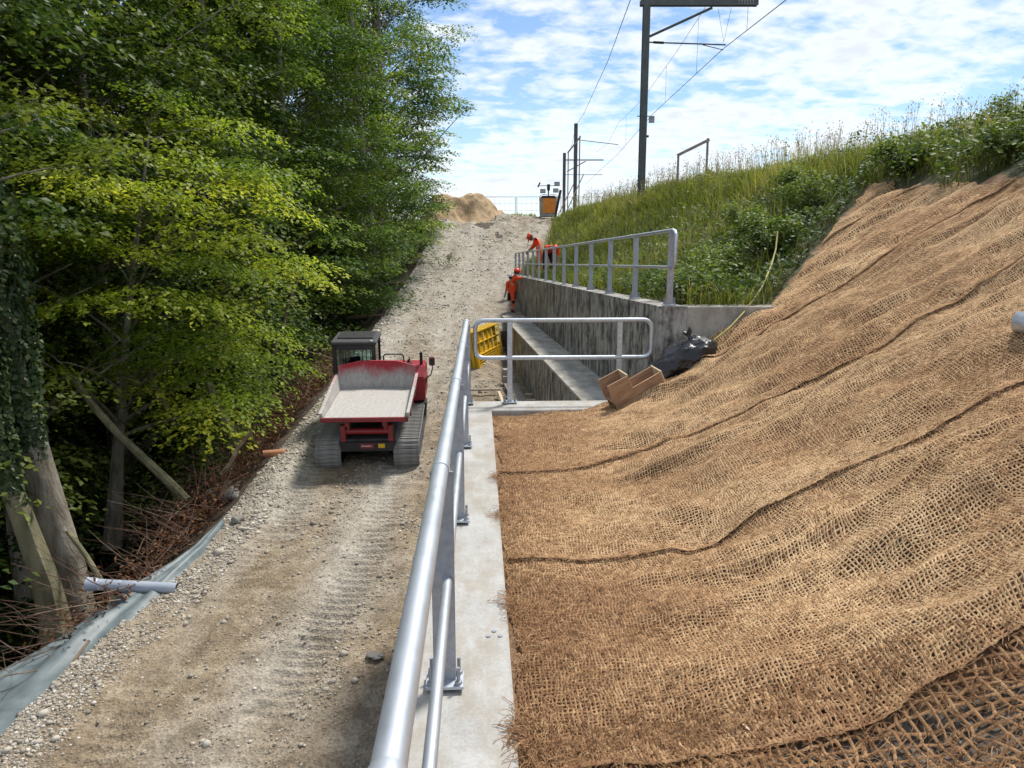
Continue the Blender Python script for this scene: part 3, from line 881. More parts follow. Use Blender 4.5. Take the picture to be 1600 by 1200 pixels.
def coir_roll(label, y0, y1, spacing, r, mat, x_lo, x_hi, far_cut=None, fuzz=0, seed=0, edge_lift=0.02, jit=0.13, frays=()):
    g = np.random.default_rng(seed)
    dx = spacing * 0.88
    xs_ = np.arange(x_lo, x_hi, dx); ys_ = np.arange(y0, y1, spacing)
    gx, gy = np.meshgrid(xs_, ys_)
    jx = 0.07 * fbm(gx * 2.6 + seed, gy * 2.6, 3) + g.normal(0, spacing * jit, gx.shape)
    jy = 0.09 * fbm(gx * 2.2 + 31, gy * 2.4 + seed, 3) + g.normal(0, spacing * jit, gx.shape)
    edge_w = 0.17 * fbm(gx * 0.7 + seed * 3.1, gx * 0 + 2.0, 3)
    px = gx + jx; py = gy + jy + edge_w
    # ragged hem beside the kerb
    px = px + np.clip(1 - (gx - x_lo) / 0.25, 0, 1) * 0.07 * fbm(gy * 3, gy * 0 + seed, 3)
    X, Y, Z = mat_surface(px, py)
    t = (gy - y0)
    lift = edge_lift * np.exp(-(t / 0.07) ** 2) + 0.006 
    Z = Z + lift + g.normal(0, 0.0015, gx.shape)
    ok = np.ones(gx.shape, bool)
    ok &= (px > 0.10) & ((py < 8.93) | (px > 2.15))
    if far_cut is not None: ok &= far_cut(X, Y)
    P3 = np.stack([X, Y, Z], -1)
    rad = r * np.exp(g.normal(0, 0.18, gx.shape))
    rad[0] *= 1.5; rad[1] *= 1.2
    tn = np.clip(0.55 + g.normal(0, 0.16, gx.shape) + 0.5 * fbm(px * 1.3, py * 1.3 + seed, 3) - 0.2 * np.exp(-(t / 0.05) ** 2) - 0.2 * np.exp(-((gy - y1) / 0.03) ** 2), 0, 1)
    tn = tn - 0.36 * np.clip((1.9 - px) / 1.8, 0, 1) + 0.05                 # trodden, browner by the kerb
    Vs, Fs, Ts = [], [], []; off = 0
    def put(Pp, rr, tt, okk):
        nonlocal off
        V, F = ribbons(Pp, rr)
        m = okk[:, :-1] & okk[:, 1:]
        m = np.concatenate([m.reshape(-1), m.reshape(-1)])
        F = F[m]
        Vs.append(V); Fs.append(F + off); Ts.append(np.repeat(tt.reshape(-1), 3)); off += len(V)
    put(P3, rad, tn, ok)
    P4 = P3.copy(); P4[..., 2] += r * 0.5
    put(P4.transpose(1, 0, 2), (rad * 0.9).T, (tn + 0.06).T, ok.T)
    if fuzz:
        n = fuzz
        ii = g.integers(0, gx.shape[0], n); jj = np.minimum((g.random(n) ** 1.6 * gx.shape[1]).astype(int), gx.shape[1] - 1)
        sel = ok[ii, jj]; ii, jj = ii[sel], jj[sel]; n = len(ii)
        p0 = P3[ii, jj] + g.normal(0, spacing * 0.5, (n, 3)) * np.array([1, 1, 0.1])
        a = g.uniform(0, 6.283, n); L = g.uniform(0.03, 0.11, n) * (1.4 if seed == 1 else 1.0)
        k = 4; tt = np.linspace(0, 1, k)
        curl = g.normal(0, 1.2, n)
        ang = a[:, None] + curl[:, None] * tt[None]
        sx = np.cumsum(np.cos(ang), 1) / k * L[:, None]; sy = np.cumsum(np.sin(ang), 1) / k * L[:, None]
        hz = (np.sin(tt * np.pi)[None] * g.uniform(0.0, 0.030, (n, 1))) + 0.006
        pp = np.stack([p0[:, :1] + sx, p0[:, 1:2] + sy, p0[:, 2:] + hz + 0.55 * np.clip(sx, -1, 1) * (p0[:, :1] > 1.3)], -1)
        V, F = ribbons(pp, 0.0017)
        Vs.append(V); Fs.append(F + off); Ts.append(np.repeat(np.clip(g.normal(0.33, 0.2, n), 0, 1), k * 3)); off += len(V)
    for fy in frays:                                          # tufts frayed out over the kerb
        n = 60; k = 5; tt = np.linspace(0, 1, k)
        a = math.pi + g.normal(0, 0.5, n); L = g.uniform(0.03, 0.13, n); y_ = fy + g.normal(0, 0.07, n); x_ = 0.16 + g.uniform(-0.02, 0.05, n)
        ang = a[:, None] + g.normal(0, .9, n)[:, None] * tt[None]
        kx = x_[:, None] + np.cumsum(np.cos(ang), 1) / k * L[:, None]; ky = y_[:, None] + np.cumsum(np.sin(ang), 1) / k * L[:, None]
        zz_ = 0.006 + g.uniform(0, 0.03, n)[:, None] * np.sin(tt * np.pi)[None]
        pp = np.stack([kx * CT - ky * ST, kx * ST + ky * CT, np.broadcast_to(zz_, kx.shape)], -1)
        V, F = ribbons(pp, 0.0018)
        Vs.append(V); Fs.append(F + off); Ts.append(np.repeat(np.clip(g.normal(0.2, 0.2, n), 0, 1), k * 3)); off += len(V)
    me = np_mesh('coir_mat', np.concatenate(Vs), np.concatenate(Fs), True)
    add_attr(me, 'tint', np.clip(np.concatenate(Ts), 0, 1))
    return tag(mesh_obj('coir_mat', me, mat), label, 'erosion mat', 'coir mats laid side by side up the slope')

def cut_far(X, Y): return ((Y < 9.75) | ((X - 3.35) - 0.83 * (Y - 9.9) > 0)) & (X < COIR_TOP + 0.12 * np.sin(Y * 3.1))
coir_roll('dark reddish-brown coarse coir mat nearest the viewer at the bottom edge', 1.2, 2.80, 0.047, 0.0075, M['coir_dark'], 0.17, 5.2, cut_far, 12000, 1, 0.0, 0.15)
coir_roll('coir mat directly beyond the dark coarse one, its near hem overlapping it', 2.66, 4.62, 0.0215, 0.0058, M['coir'], 0.15, 6.5, cut_far, 8000, 2, 0.022, frays=(2.72, 2.80, 3.9))
coir_roll('third coir mat from the viewer, near hem running up from kerb to right edge', 4.55, 6.58, 0.0220, 0.0056, M['coir'], 0.15, 6.6, cut_far, 6000, 3, 0.03, frays=(5.3, 6.2))
coir_roll('coir mat meeting the end kerb and reaching under the wooden boxes', 6.5, 9.02, 0.025, 0.0062, M['coir'], 0.16, 6.7, cut_far, 4500, 4, 0.03)
coir_roll('upper coir mat beginning beside the concrete return and black bag', 8.93, 11.2, 0.034, 0.0085, M['coir'], 2.2, 6.8, cut_far, 0, 5, 0.03)
coir_roll('farthest coir mat, tucked under the bramble edge at top', 11.1, 13.6, 0.038, 0.010, M['coir'], 4.0, 7.2, cut_far, 0, 6, 0.03)

# ------------------------------------------------------------------ tracked dumper
def dumper():
    Y0 = 14.3
    X0 = -2.83
    root = empty('tracked_dumper', (X0, Y0, float(road_z(Y0)) - 0.05), 0,
                 'red tracked dumper with empty dusty skip climbing the gravel track', 'dumper',
                 rot=(R(5.8), 0, R(3.4)))
    TW, TL, TH_ = 0.50, 2.95, 0.60          # track width, length, height
    xc = 0.76
    # crawler tracks
    def track_path(n):
        """closed loop in the y-z plane: points and tangents"""
        r0, r1 = 0.27, 0.30
        c0, c1 = (0.30, 0.28), (2.70, 0.33)
        pts = []
        segs = [((c0[0], c0[1] - r0), (c1[0], c1[1] - r1)), None]
        dense = []
        for t in np.linspace(0, 1, 60, endpoint=False): dense.append((c0[0] + (c1[0] - c0[0]) * t, 0.01 + 0.02 * t))
        for a in np.linspace(-math.pi / 2, math.pi / 2, 30, endpoint=False): dense.append((c1[0] + r1 * math.cos(a), c1[1] + r1 * math.sin(a)))
        for t in np.linspace(0, 1, 60, endpoint=False): dense.append((c1[0] + (c0[0] - c1[0]) * t, c1[1] + r1 + (c0[1] + r0 - c1[1] - r1) * t - 0.03 * math.sin(math.pi * t)))
        for a in np.linspace(math.pi / 2, 1.5 * math.pi, 30, endpoint=False): dense.append((c0[0] + r0 * math.cos(a), c0[1] + r0 * math.sin(a)))
        D = np.array(dense + [dense[0]]); L = np.concatenate([[0], np.cumsum(np.hypot(*np.diff(D, axis=0).T))])
        q = np.linspace(0, L[-1], n, endpoint=False)
        y = np.interp(q, L, D[:, 0]); z = np.interp(q, L, D[:, 1])
        y2 = np.interp((q + 0.02) % L[-1], L, D[:, 0]); z2 = np.interp((q + 0.02) % L[-1], L, D[:, 1])
        return y, z, np.arctan2(z2 - z, y2 - y)
    shoe = MB().box((0, 0, -0.012), (TW, 0.086, 0.028)).box((0, -0.012, -0.034), (TW - 0.02, 0.03, 0.03))
    shoe_me = shoe.mesh('track_shoe', bevel=0.004); shoe_me.materials.append(M['rubber'])
    for sx in (-1, 1):
        y, z, a = track_path(96)
        inner = []
        for yy, zz, aa in zip(y, z, a): inner.append((yy - math.sin(aa) * 0.02, zz + math.cos(aa) * 0.02))
        b = MB(); n = len(inner); vs = []
        for w in (-TW / 2 + 0.02, TW / 2 - 0.02):
            for (yy, zz) in inner: vs.append((sx * xc + w, yy, zz))
            for (yy, zz), aa in zip(inner, a): vs.append((sx * xc + w, yy - math.sin(aa) * 0.03, zz + math.cos(aa) * 0.03))
        fs = []
        for i in range(n):
            k = (i + 1) % n
            fs += [(i, k, 2 * n + k, 2 * n + i), (n + i, 3 * n + i, 3 * n + k, n + k), (i, n + i, n + k, k), (2 * n + i, 2 * n + k, 3 * n + k, 3 * n + i)]
        b.add(vs, fs)
        belt = b.build('crawler_track', M['rubberdark'], root)
        y, z, a = track_path(76)
        for yy, zz, aa in zip(y, z, a):
            o = mesh_obj('track_shoe', shoe_me, None, belt)
            o.location = (sx * xc, yy, zz); o.rotation_euler = (aa, 0, 0)
        fr = MB().beam((sx * xc, 0.35, 0.30), (sx * xc, 2.65, 0.33), 0.22, 0.16).build('track_frame', M['blacksteel'], root)
        for wy, wr, wz in ((0.30, 0.22, 0.28), (2.70, 0.24, 0.33)):
            w = MB().lathe([(wr, -0.13), (wr, -0.04), (wr * .8, -0.03), (wr * .8, 0.03), (wr, 0.04), (wr, 0.13)], 18, (sx * xc, wy, wz), (0, R(90), 0)).build('idler_wheel', M['blacksteel'], root, True)
            MB().lathe([(0.09, -0.16), (0.09, 0.16)], 12, (sx * xc, wy, wz), (0, R(90), 0)).build('hub', M['greypaint'], w, True)
        for k in range(5):
            wy = 0.68 + 0.41 * k
            MB().lathe([(0.125, -0.15), (0.125, -0.05), (0.09, -0.04), (0.09, 0.04), (0.125, 0.05), (0.125, 0.15)], 14, (sx * xc, wy, 0.165 + 0.008 * k), (0, R(90), 0)).build('track_roller', M['blacksteel'], root, True)
    # chassis
    MB().prism([(-0.52, 0.36), (0.52, 0.36), (0.56, 0.55), (0.40, 0.62), (-0.40, 0.62), (-0.56, 0.55)], 'y', 0.10, 2.9).build('chassis', M['blacksteel'], root, bevel=0.01)
    bar = MB().box((0, 0.075, 0.47), (1.06, 0.05, 0.19)).build('rear_bar', M['black'], root, bevel=0.006)
    MB().box((0.28, 0.047, 0.49), (0.13, 0.004, 0.09)).build('warning_sticker', M['yellow'], bar)
    plate = MB().box((0.0, 0.047, 0.49), (0.27, 0.004, 0.10)).build('name_plate', M['reddark'], bar)
    # unreadable raised lettering on the plate
    t = MB(); x = -0.105
    for k, w in enumerate((0.018, 0.014, 0.016, 0.014, 0.018, 0.012, 0.016, 0.014)):
        t.box((x + w / 2, 0.043, 0.49), (w, 0.003, 0.022 if k else 0.032)); x += w + 0.009
    lt = t.build('plate_lettering', M['whiteplastic'], bar); lt['kind'] = 'stuff'
    zb0 = 1.13
    MB().tube([(-0.42, 0.16, 0.76), (0.42, 0.16, 0.76)], 0.06, 12).build('pivot_tube', M['red'], root, True)
    for sx in (-1, 1):
        MB().beam((sx * 0.36, 0.0, zb0 - 0.15), (sx * 0.36, 2.0, zb0 - 0.18), 0.09, 0.13).build('skip_bearer', M['reddark'], root)
        MB().box((sx * 0.46, 0.14, 0.73), (0.10, 0.12, 0.34)).build('pivot_bracket', M['reddark'], root, bevel=0.01)
        MB().box((sx * 0.36, 0.2, 0.86), (0.06, 0.16, 0.28)).build('skip_hinge', M['reddark'], root)
    # skip (dump bed)
    zb = 1.13
    bed = empty('bed', (0, 0, 0)); bed.parent = root
    bw, bl = 0.83, 2.15
    floor = MB()
    floor.add([(-bw + .06, -0.14, 0.0), (bw - .06, -0.14, 0.0), (bw - .06, bl - 0.08, -0.05), (-bw + .06, bl - 0.08, -0.05),
               (-bw + .06, -0.14, -0.05), (bw - .06, -0.14, -0.05), (bw - .06, bl - 0.08, -0.10), (-bw + .06, bl - 0.08, -0.10)],
              [(0, 1, 2, 3), (7, 6, 5, 4), (0, 4, 5, 1), (1, 5, 6, 2), (2, 6, 7, 3), (3, 7, 4, 0)])
    f = floor.build('skip_floor', M['bed'], root); f.location.z = zb
    lip = MB().box((0, -0.165, zb - 0.025), (2 * bw, 0.05, 0.09)).build('skip_lip', M['reddark'], root, bevel=0.01)
    for sx in (-1, 1):
        sd_ = MB()
        x = sx * bw
        prof = [(-0.14, -0.06), (bl - 0.02, -0.10), (bl - 0.02, 0.27), (bl - 0.5, 0.24), (-0.14, 0.10)]
        vs = []
        for (yy, zz) in prof: vs.append((x - sx * 0.06 + sx * max(0, zz) * 0.25, yy, zz))
        for (yy, zz) in prof: vs.append((x + sx * max(0, zz) * 0.25, yy, zz))
        n = len(prof); fs = [list(range(n)), list(range(2 * n - 1, n - 1, -1))] + [[i, n + i, n + (i + 1) % n, (i + 1) % n] for i in range(n)]
        sd_.add(vs, fs); o = sd_.build('skip_side', M['bed'], root); o.location.z = zb
        # red outer ribs
        for yy in (0.35, 1.0, 1.6):
            MB().box((x - sx * 0.0, yy, zb - 0.04), (0.05, 0.06, 0.16)).build('skip_rib', M['red'], root)
    # headboard: bowed sheet with chamfered top corners
    hb = MB(); segx = np.linspace(-bw, bw, 13); vs = []
    def hy(x): return bl - 0.02 - 0.14 * (1 - math.cos(abs(x) / bw * math.pi / 2)) * 1.0
    def ht(x): return 0.52 - max(0, (abs(x) - 0.42)) / (bw - 0.42) * 0.08
    for x in segx:
        vs += [(x, hy(x), -0.09), (x, hy(x) + 0.12, ht(x)), (x, hy(x) + 0.165, ht(x)), (x, hy(x) + 0.045, -0.09)]
    fs = []
    for i in range(len(segx) - 1):
        a = 4 * i; b2 = a + 4
        for k in range(4): fs.append((a + k, a + (k + 1) % 4, b2 + (k + 1) % 4, b2 + k))
    fs += [(0, 1, 2, 3), tuple(4 * (len(segx) - 1) + k for k in (3, 2, 1, 0))]
    hb.add(vs, fs)
    o = hb.build('skip_headboard', M['bed'], root, True); o.location.z = zb
    col.objects.unlink(bed); bpy.data.objects.remove(bed)
    # cab, front left
    cx0, cx1, cy0, cy1, cz0, cz1 = -1.0, -0.05, 2.42, 3.45, 0.75, 2.05
    MB().box(((cx0 + cx1) / 2, (cy0 + cy1) / 2, 0.78), (cx1 - cx0, cy1 - cy0, 0.42)).build('cab_base', M['black'], root, bevel=0.02)
    pill = [(cx0, cy0), (cx1, cy0), (cx0, cy1), (cx1, cy1)]
    for (px, py) in pill:
        ix = 0.045 if px == cx0 else -0.045; iy = 0.045 if py == cy0 else -0.045
        MB().box((px + ix, py + iy, 1.45), (0.085, 0.085, 1.0)).build('cab_pillar', M['black'], root, bevel=0.008)
    roof = MB().box(((cx0 + cx1) / 2, (cy0 + cy1) / 2, 1.995), (cx1 - cx0 + 0.05, cy1 - cy0 + 0.06, 0.09)).build('cab_roof', M['blacksteel'], root, bevel=0.025)
    MB().box(((cx0 + cx1) / 2, (cy0 + cy1) / 2 + .1, 2.05), (cx1 - cx0 - 0.16, cy1 - cy0 - 0.35, 0.04)).build('roof_hatch', M['black'], roof, bevel=0.01)
    MB().box((cx1 - 0.08, cy0 + 0.02, 2.05), (0.05, 0.05, 0.03)).build('roof_lamp', M['whiteplastic'], roof)
    for yy in (cy0 + 0.03, cy1 - 0.03):
        MB().box(((cx0 + cx1) / 2, yy, 1.47), (cx1 - cx0 - 0.17, 0.006, 0.94)).build('cab_window', M['glass'], root)
    for xx in (cx0 + 0.03, cx1 - 0.03):
        MB().box((xx, (cy0 + cy1) / 2, 1.47), (0.006, cy1 - cy0 - 0.17, 0.94)).build('cab_window', M['glass'], root)
    for k in range(8):
        x = cx0 + 0.13 + k * 0.098
        MB().tube([(x, cy1 - 0.06, 1.0), (x, cy1 - 0.06, 1.94)], 0.012, 6).build('guard_bar', M['black'], root)
    MB().box((-0.52, cy0 + 0.012, 1.90), (0.78, 0.03, 0.10)).build('window_header', M['black'], root)
    seat = MB().box((-0.52, 2.78, 1.12), (0.46, 0.44, 0.14)).build('seat', M['navy'], root, bevel=0.03)
    MB().box((-0.52, 2.58, 1.36), (0.44, 0.12, 0.44), (R(8), 0, 0)).build('seat_back', M['navy'], seat, bevel=0.05, seg=2)
    MB().box((-0.52, 2.55, 1.62), (0.24, 0.09, 0.12)).build('head_rest', M['navy'], seat, bevel=0.03)
    MB().tube([(-0.06 + 0.02, cy0 + 0.2, 1.1), (0.0, cy0 + 0.2, 1.12), (0.0, cy0 + 0.2, 1.45), (-0.04, cy0 + 0.2, 1.47)], 0.012, 6).build('grab_handle', M['black'], root)
    # bonnet, front right
    hood = MB().prism([(2.36, 0.68), (3.5, 0.68), (3.5, 1.25), (3.1, 1.44), (2.62, 1.44), (2.36, 1.22)], 'x', 0.12, 1.02).build('bonnet', M['red'], root, bevel=0.025, seg=2)
    MB().box((0.55, 2.45, 0.60), (1.0, 0.35, 0.12)).build('bonnet_sill', M['black'], root)
    MB().box((1.026, 2.95, 1.02), (0.012, 0.7, 0.30)).build('side_grille', M['reddark'], hood)
    MB().tube([(0.93, 2.70, 1.40), (0.93, 2.70, 1.72)], 0.035, 10).build('exhaust_pipe', M['black'], root, True)
    MB().box((0.70, 2.52, 1.46), (0.07, 0.06, 0.14)).build('bonnet_latch', M['black'], hood)
    MB().tube([(0.10, 2.62, 1.42), (0.10, 2.62, 1.66), (0.14, 2.62, 1.70), (0.50, 2.62, 1.70), (0.54, 2.62, 1.66), (0.56, 2.62, 1.42)], 0.017, 8).build('guard_hoop', M['black'], root, True)
    MB().add([(0.55, 2.6, 1.42), (0.68, 2.6, 1.42), (0.68, 2.6, 1.62), (0.55, 2.72, 1.42), (0.68, 2.72, 1.42), (0.68, 2.72, 1.62)], [(0, 1, 2), (5, 4, 3), (0, 3, 4, 1), (1, 4, 5, 2), (2, 5, 3, 0)]).build('hoop_gusset', M['black'], root)
    arm = MB().tube([(1.03, 2.55, 1.05), (1.06, 2.52, 1.18), (1.15, 2.5, 1.25), (1.19, 2.5, 1.40), (1.18, 2.5, 1.50)], 0.014, 6).build('mirror_arm', M['black'], root, True)
    mir = MB().box((1.18, 2.5, 1.56), (0.13, 0.05, 0.20)).build('mirror', M['red'], root, bevel=0.02)
    MB().box((1.18, 2.471, 1.56), (0.10, 0.006, 0.16)).build('mirror_glass', M['blacksteel'], mir)
    return root
dumper()

# ------------------------------------------------------------------ people
def dist_seg(p, a, b):
    d = b - a; t = np.clip(((p - a) @ d) / max(d @ d, 1e-9), 0, 1)
    return np.linalg.norm(p - (a + t[:, None] * d), axis=1)

def person(label, loc, rz, J, helmet_mat, trouser='hivis', jacket='hivis'):
    """J: joint name -> local position; the figure faces +Y"""
    root = empty('person', loc, rz, label, 'person', 'workers in orange at the wall')
    order = ['pelvis', 'waist', 'chest', 'neck', 'head', 'crown',
             'shl', 'ell', 'wrl', 'shr', 'elr', 'wrr', 'hil', 'knl', 'anl', 'tol', 'hir', 'knr', 'anr', 'tor']
    rad = dict(pelvis=.155, waist=.145, chest=.165, neck=.062, head=.092, crown=.085, shl=.075, ell=.052, wrl=.038, shr=.075, elr=.052, wrr=.038,
               hil=.105, knl=.075, anl=.055, tol=.045, hir=.105, knr=.075, anr=.055, tor=.045)
    edges = [('pelvis', 'waist'), ('waist', 'chest'), ('chest', 'neck'), ('neck', 'head'), ('head', 'crown'),
             ('chest', 'shl'), ('shl', 'ell'), ('ell', 'wrl'), ('chest', 'shr'), ('shr', 'elr'), ('elr', 'wrr'),
             ('pelvis', 'hil'), ('hil', 'knl'), ('knl', 'anl'), ('anl', 'tol'), ('pelvis', 'hir'), ('hir', 'knr'), ('knr', 'anr'), ('anr', 'tor')]
    idx = {k: i for i, k in enumerate(order)}
    me = bpy.data.meshes.new('body')
    me.from_pydata([J[k] for k in order], [(idx[a], idx[b]) for a, b in edges], [])
    ob = bpy.data.objects.new('body', me); col.objects.link(ob)
    ob.modifiers.new('skin', 'SKIN'); ob.modifiers.new('sub', 'SUBSURF').levels = 2
    for k in order:
        sv = me.skin_vertices[0].data[idx[k]]; sv.radius = (rad[k], rad[k] * (0.8 if k in ('pelvis', 'waist', 'chest') else 1)); sv.use_root = (k == 'pelvis')
    dg = bpy.context.evaluated_depsgraph_get()
    bme = bpy.data.meshes.new_from_object(ob.evaluated_get(dg))
    bpy.data.objects.remove(ob)
    # hands with palm and five bent fingers, nose and ears, grown into the same mesh
    ex = MB()
    for w, e in (('wrl', 'ell'), ('wrr', 'elr')):
        p = Vector(J[w]); d = (p - Vector(J[e])).normalized()
        s_ = d.cross(Vector((0, 0, 1))); s_ = s_.normalized() if s_.length > 0.1 else Vector((1, 0, 0))
        n = s_.cross(d)
        ex.tube([p - d * 0.03, p + d * 0.03, p + d * 0.09], [0.03, 0.042, 0.034], 8)
        for k, (o, L) in enumerate(((-.03, .065), (-.01, .08), (.01, .075), (.03, .06))):
            b0 = p + d * 0.085 + s_ * o
            ex.tube([b0, b0 + d * L * .5, b0 + d * L - n * 0.02], [.010, .009, .007], 6)
        b0 = p + d * 0.03 - s_ * 0.035
        ex.tube([b0, b0 + d * 0.03 - s_ * 0.025, b0 + d * 0.06 - s_ * 0.03], [.012, .010, .008], 6)
    h = Vector(J['head']); c = Vector(J['crown']); up = (c - h).normalized()
    fw = Vector(J.get('face', (0, 1, 0))).normalized(); rt = fw.cross(up)
    ex.tube([h + fw * .075 + up * .02, h + fw * .11 - up * .015, h + fw * .085 - up * .02], [.012, .016, .012], 6)
    for sx in (-1, 1): ex.tube([h + rt * sx * .085 + up * .02, h + rt * sx * .10 - up * .01], [.02, .014], 6)
    ex.tube([h + fw * .085 - up * .045 - rt * .025, h + fw * .094 - up * .045, h + fw * .085 - up * .045 + rt * .025], .007, 5)
    em = ex.mesh('x')
    bm = bmesh.new(); bm.from_mesh(bme); nb = len(bm.faces); bm.from_mesh(em); bm.to_mesh(bme); bm.free()
    mats = [M[jacket], M[trouser], M['skin'], M['boots'], M['reflect'], M['navy']]
    for m in mats: bme.materials.append(m)
    cen = np.zeros(len(bme.polygons) * 3); bme.polygons.foreach_get('center', cen); cen = cen.reshape(-1, 3)
    ds = np.stack([dist_seg(cen, np.array(J[a], float), np.array(J[b], float)) - 0.6 * (rad[a] + rad[b]) / 2 for a, b in edges], 1)
    near_ = ds.argmin(1)
    mi = np.zeros(len(cen), int)
    for i, ei in enumerate(near_):
        a, b = edges[ei]; p = cen[i]
        A = np.array(J[a], float); B = np.array(J[b], float); t = np.clip((p - A) @ (B - A) / max((B - A) @ (B - A), 1e-9), 0, 1)
        if ei in (3, 4): mi[i] = 2
        elif ei == 2: mi[i] = 2 if t > 0.65 else 0
        elif ei in (0, 1): mi[i] = 4 if (ei == 1 and 0.15 < t < 0.38) or (ei == 0 and t > 0.85) else (1 if ei == 0 and t < 0.3 else 0)
        elif ei in (6, 9): mi[i] = 0
        elif ei in (7, 10): mi[i] = 2 if t > 0.15 else 0
        elif ei in (11, 15): mi[i] = 1
        elif ei in (12, 16): mi[i] = 5 if t > 0.82 else 1
        elif ei in (13, 17): mi[i] = 3 if t > 0.8 else (4 if 0.45 < t < 0.68 else 1)
        elif ei in (14, 18): mi[i] = 3
    mi[nb:] = 2
    bme.polygons.foreach_set('material_index', mi.astype(np.int32))
    bme.polygons.foreach_set('use_smooth', [True] * len(bme.polygons))
    b = mesh_obj('body', bme, None, root)
    # helmet: shell, brim, ridge
    q = Matrix((rt, fw, up)).transposed()
    hm = MB(); prof = []
    for k in range(7):
        a = k / 6 * math.pi / 2; prof.append((0.132 * math.cos(a) + 0.002, 0.125 * math.sin(a)))
    hm.lathe([(0.150, -0.008), (0.150, 0.0)] + prof, 20)
    hm.box((0, 0.14, -0.004), (0.16, 0.09, 0.012)); hm.box((0, 0, 0.118), (0.03, 0.18, 0.02))
    hm.v = [tuple(h + up * 0.055 + q @ Vector((v[0], v[1] * 1.12, v[2]))) for v in hm.v]
    hm.build('helmet', helmet_mat, root, True)
    hr = MB().lathe([(0.098, -0.05), (0.105, 0.0), (0.10, 0.05)], 14)
    hr.v = [tuple(h + up * 0.012 - fw * 0.018 + q @ Vector((v[0], v[1], v[2]))) for v in hr.v]
    hr.build('hair', M['hair'], root, True)
    return root

stand = dict(pelvis=(0, 0, .95), waist=(0, .01, 1.12), chest=(0, .02, 1.34), neck=(0, .03, 1.52), head=(0, .05, 1.63), crown=(0, .05, 1.74),
             shl=(-.19, .01, 1.43), ell=(-.25, -.02, 1.15), wrl=(-.24, .12, .93), shr=(.19, .01, 1.43), elr=(.25, -.02, 1.15), wrr=(.24, .12, .93),
             hil=(-.10, 0, .88), knl=(-.11, .03, .48), anl=(-.12, -.02, .09), tol=(-.13, .15, .045), hir=(.10, 0, .88), knr=(.11, .03, .48), anr=(.12, -.02, .09), tor=(.13, .15, .045))
# on the ledge, leaning his forearms on the wall top
J = dict(stand); J.update(chest=(0, .05, 1.36), neck=(0, .10, 1.53), head=(0, .17, 1.62), crown=(0, .20, 1.73), face=(0, .96, -.25),
    shl=(-.19, .08, 1.44), ell=(-.20, .32, 1.40), wrl=(-.16, .58, 1.46), shr=(.19, .08, 1.44), elr=(.20, .33, 1.40), wrr=(.17, .60, 1.46))
YW = 30.0
person('person in orange hi-vis standing on the ledge with arms on the wall', (0.02, YW, ledge_z(YW)), R(-90), J, M['helmet'])
# behind the upper railing, upright with head bowed
J = dict(stand); J.update(waist=(0, .01, 1.14), chest=(0, .08, 1.36), neck=(0, .20, 1.50), head=(0, .32, 1.52), crown=(0, .42, 1.57), face=(0, .35, -.95),
    shl=(-.19, .10, 1.42), ell=(-.22, .26, 1.18), wrl=(-.12, .42, 1.02), shr=(.19, .10, 1.42), elr=(.22, .26, 1.18), wrr=(.12, .42, 1.02))
Y2 = 29.2; X2 = 1.05
person('person in orange hi-vis behind the upper railing, head bowed', (X2, Y2, float(soil_b(X2, Y2))), R(80), J, M['helmet'])
# bent right over, only the back shows above the rail
J = dict(stand); J.update(pelvis=(0, -.15, .92), waist=(0, -.02, 1.06), chest=(0, .22, 1.13), neck=(0, .42, 1.10), head=(0, .53, 1.06), crown=(0, .63, 1.02), face=(0, -.3, -.95),
    shl=(-.20, .28, 1.12), ell=(-.24, .36, .82), wrl=(-.16, .44, .56), shr=(.20, .28, 1.12), elr=(.24, .36, .82), wrr=(.16, .44, .56),
    hil=(-.10, -.14, .86), knl=(-.12, -.06, .46), hir=(.10, -.14, .86), knr=(.12, -.06, .46))
Y3 = 27.6; X3 = 1.32
person('person in orange bent right over behind the upper railing, back uppermost', (X3, Y3, float(soil_b(X3, Y3))), R(200), J, M['helmet'], trouser='navy')
# mostly hidden behind the man on the ledge
person('person in white helmet mostly hidden behind the worker on the ledge', (-0.02, 31.9, ledge_z(31.9) - 0.25), R(30), stand, M['whiteplastic'], trouser='navy')

# ------------------------------------------------------------------ things lying about the works
# two open formwork boxes joined to one stepped piece
bx = empty('formwork_box', K(1.86, 8.70, 0.40), 0, 'stepped wooden formwork box with two open compartments lying on the coir', 'wooden box',
           rot=(R(8), R(-27), R(14)))
T = 0.022
bx.scale = (0.82,) * 3
MB().box((-0.10, -0.14, -0.10), (0.80, T, 0.24)).build('side_board', M['boxwood'], bx, bevel=0.002)
MB().box((-0.10, 0.14, -0.10), (0.80, T, 0.24)).build('side_board', M['boxwood'], bx, bevel=0.002)
MB().box((-0.10, 0, -0.231), (0.80, 0.302, T)).build('bottom_board', M['boxwood'], bx, bevel=0.002)
MB().box((0.311, 0, -0.10), (T, 0.302, 0.26)).build('end_board', M['pale_or_lit_timber'], bx, bevel=0.002)
MB().box((-0.19, 0, -0.10), (T, 0.258, 0.24), (0, R(-38), 0)).build('inner_board', M['pale_or_lit_timber'], bx)  # sunlight on this right-facing inner face is put into its pale colour
MB().box((-0.34, -0.155, 0.09), (0.34, T, 0.30), (0, R(2), 0)).build('upper_side_board', M['boxwood'], bx, bevel=0.002)
MB().box((-0.34, 0.155, 0.09), (0.34, T, 0.30), (0, R(2), 0)).build('upper_side_board', M['boxwood'], bx, bevel=0.002)
MB().box((-0.17, 0, 0.10), (T, 0.288, 0.29)).build('upper_end_board', M['pale_or_lit_timber'], bx, bevel=0.002)
MB().box((-0.34, 0, -0.05), (0.34, 0.288, T)).build('upper_floor', M['boxwood'], bx)

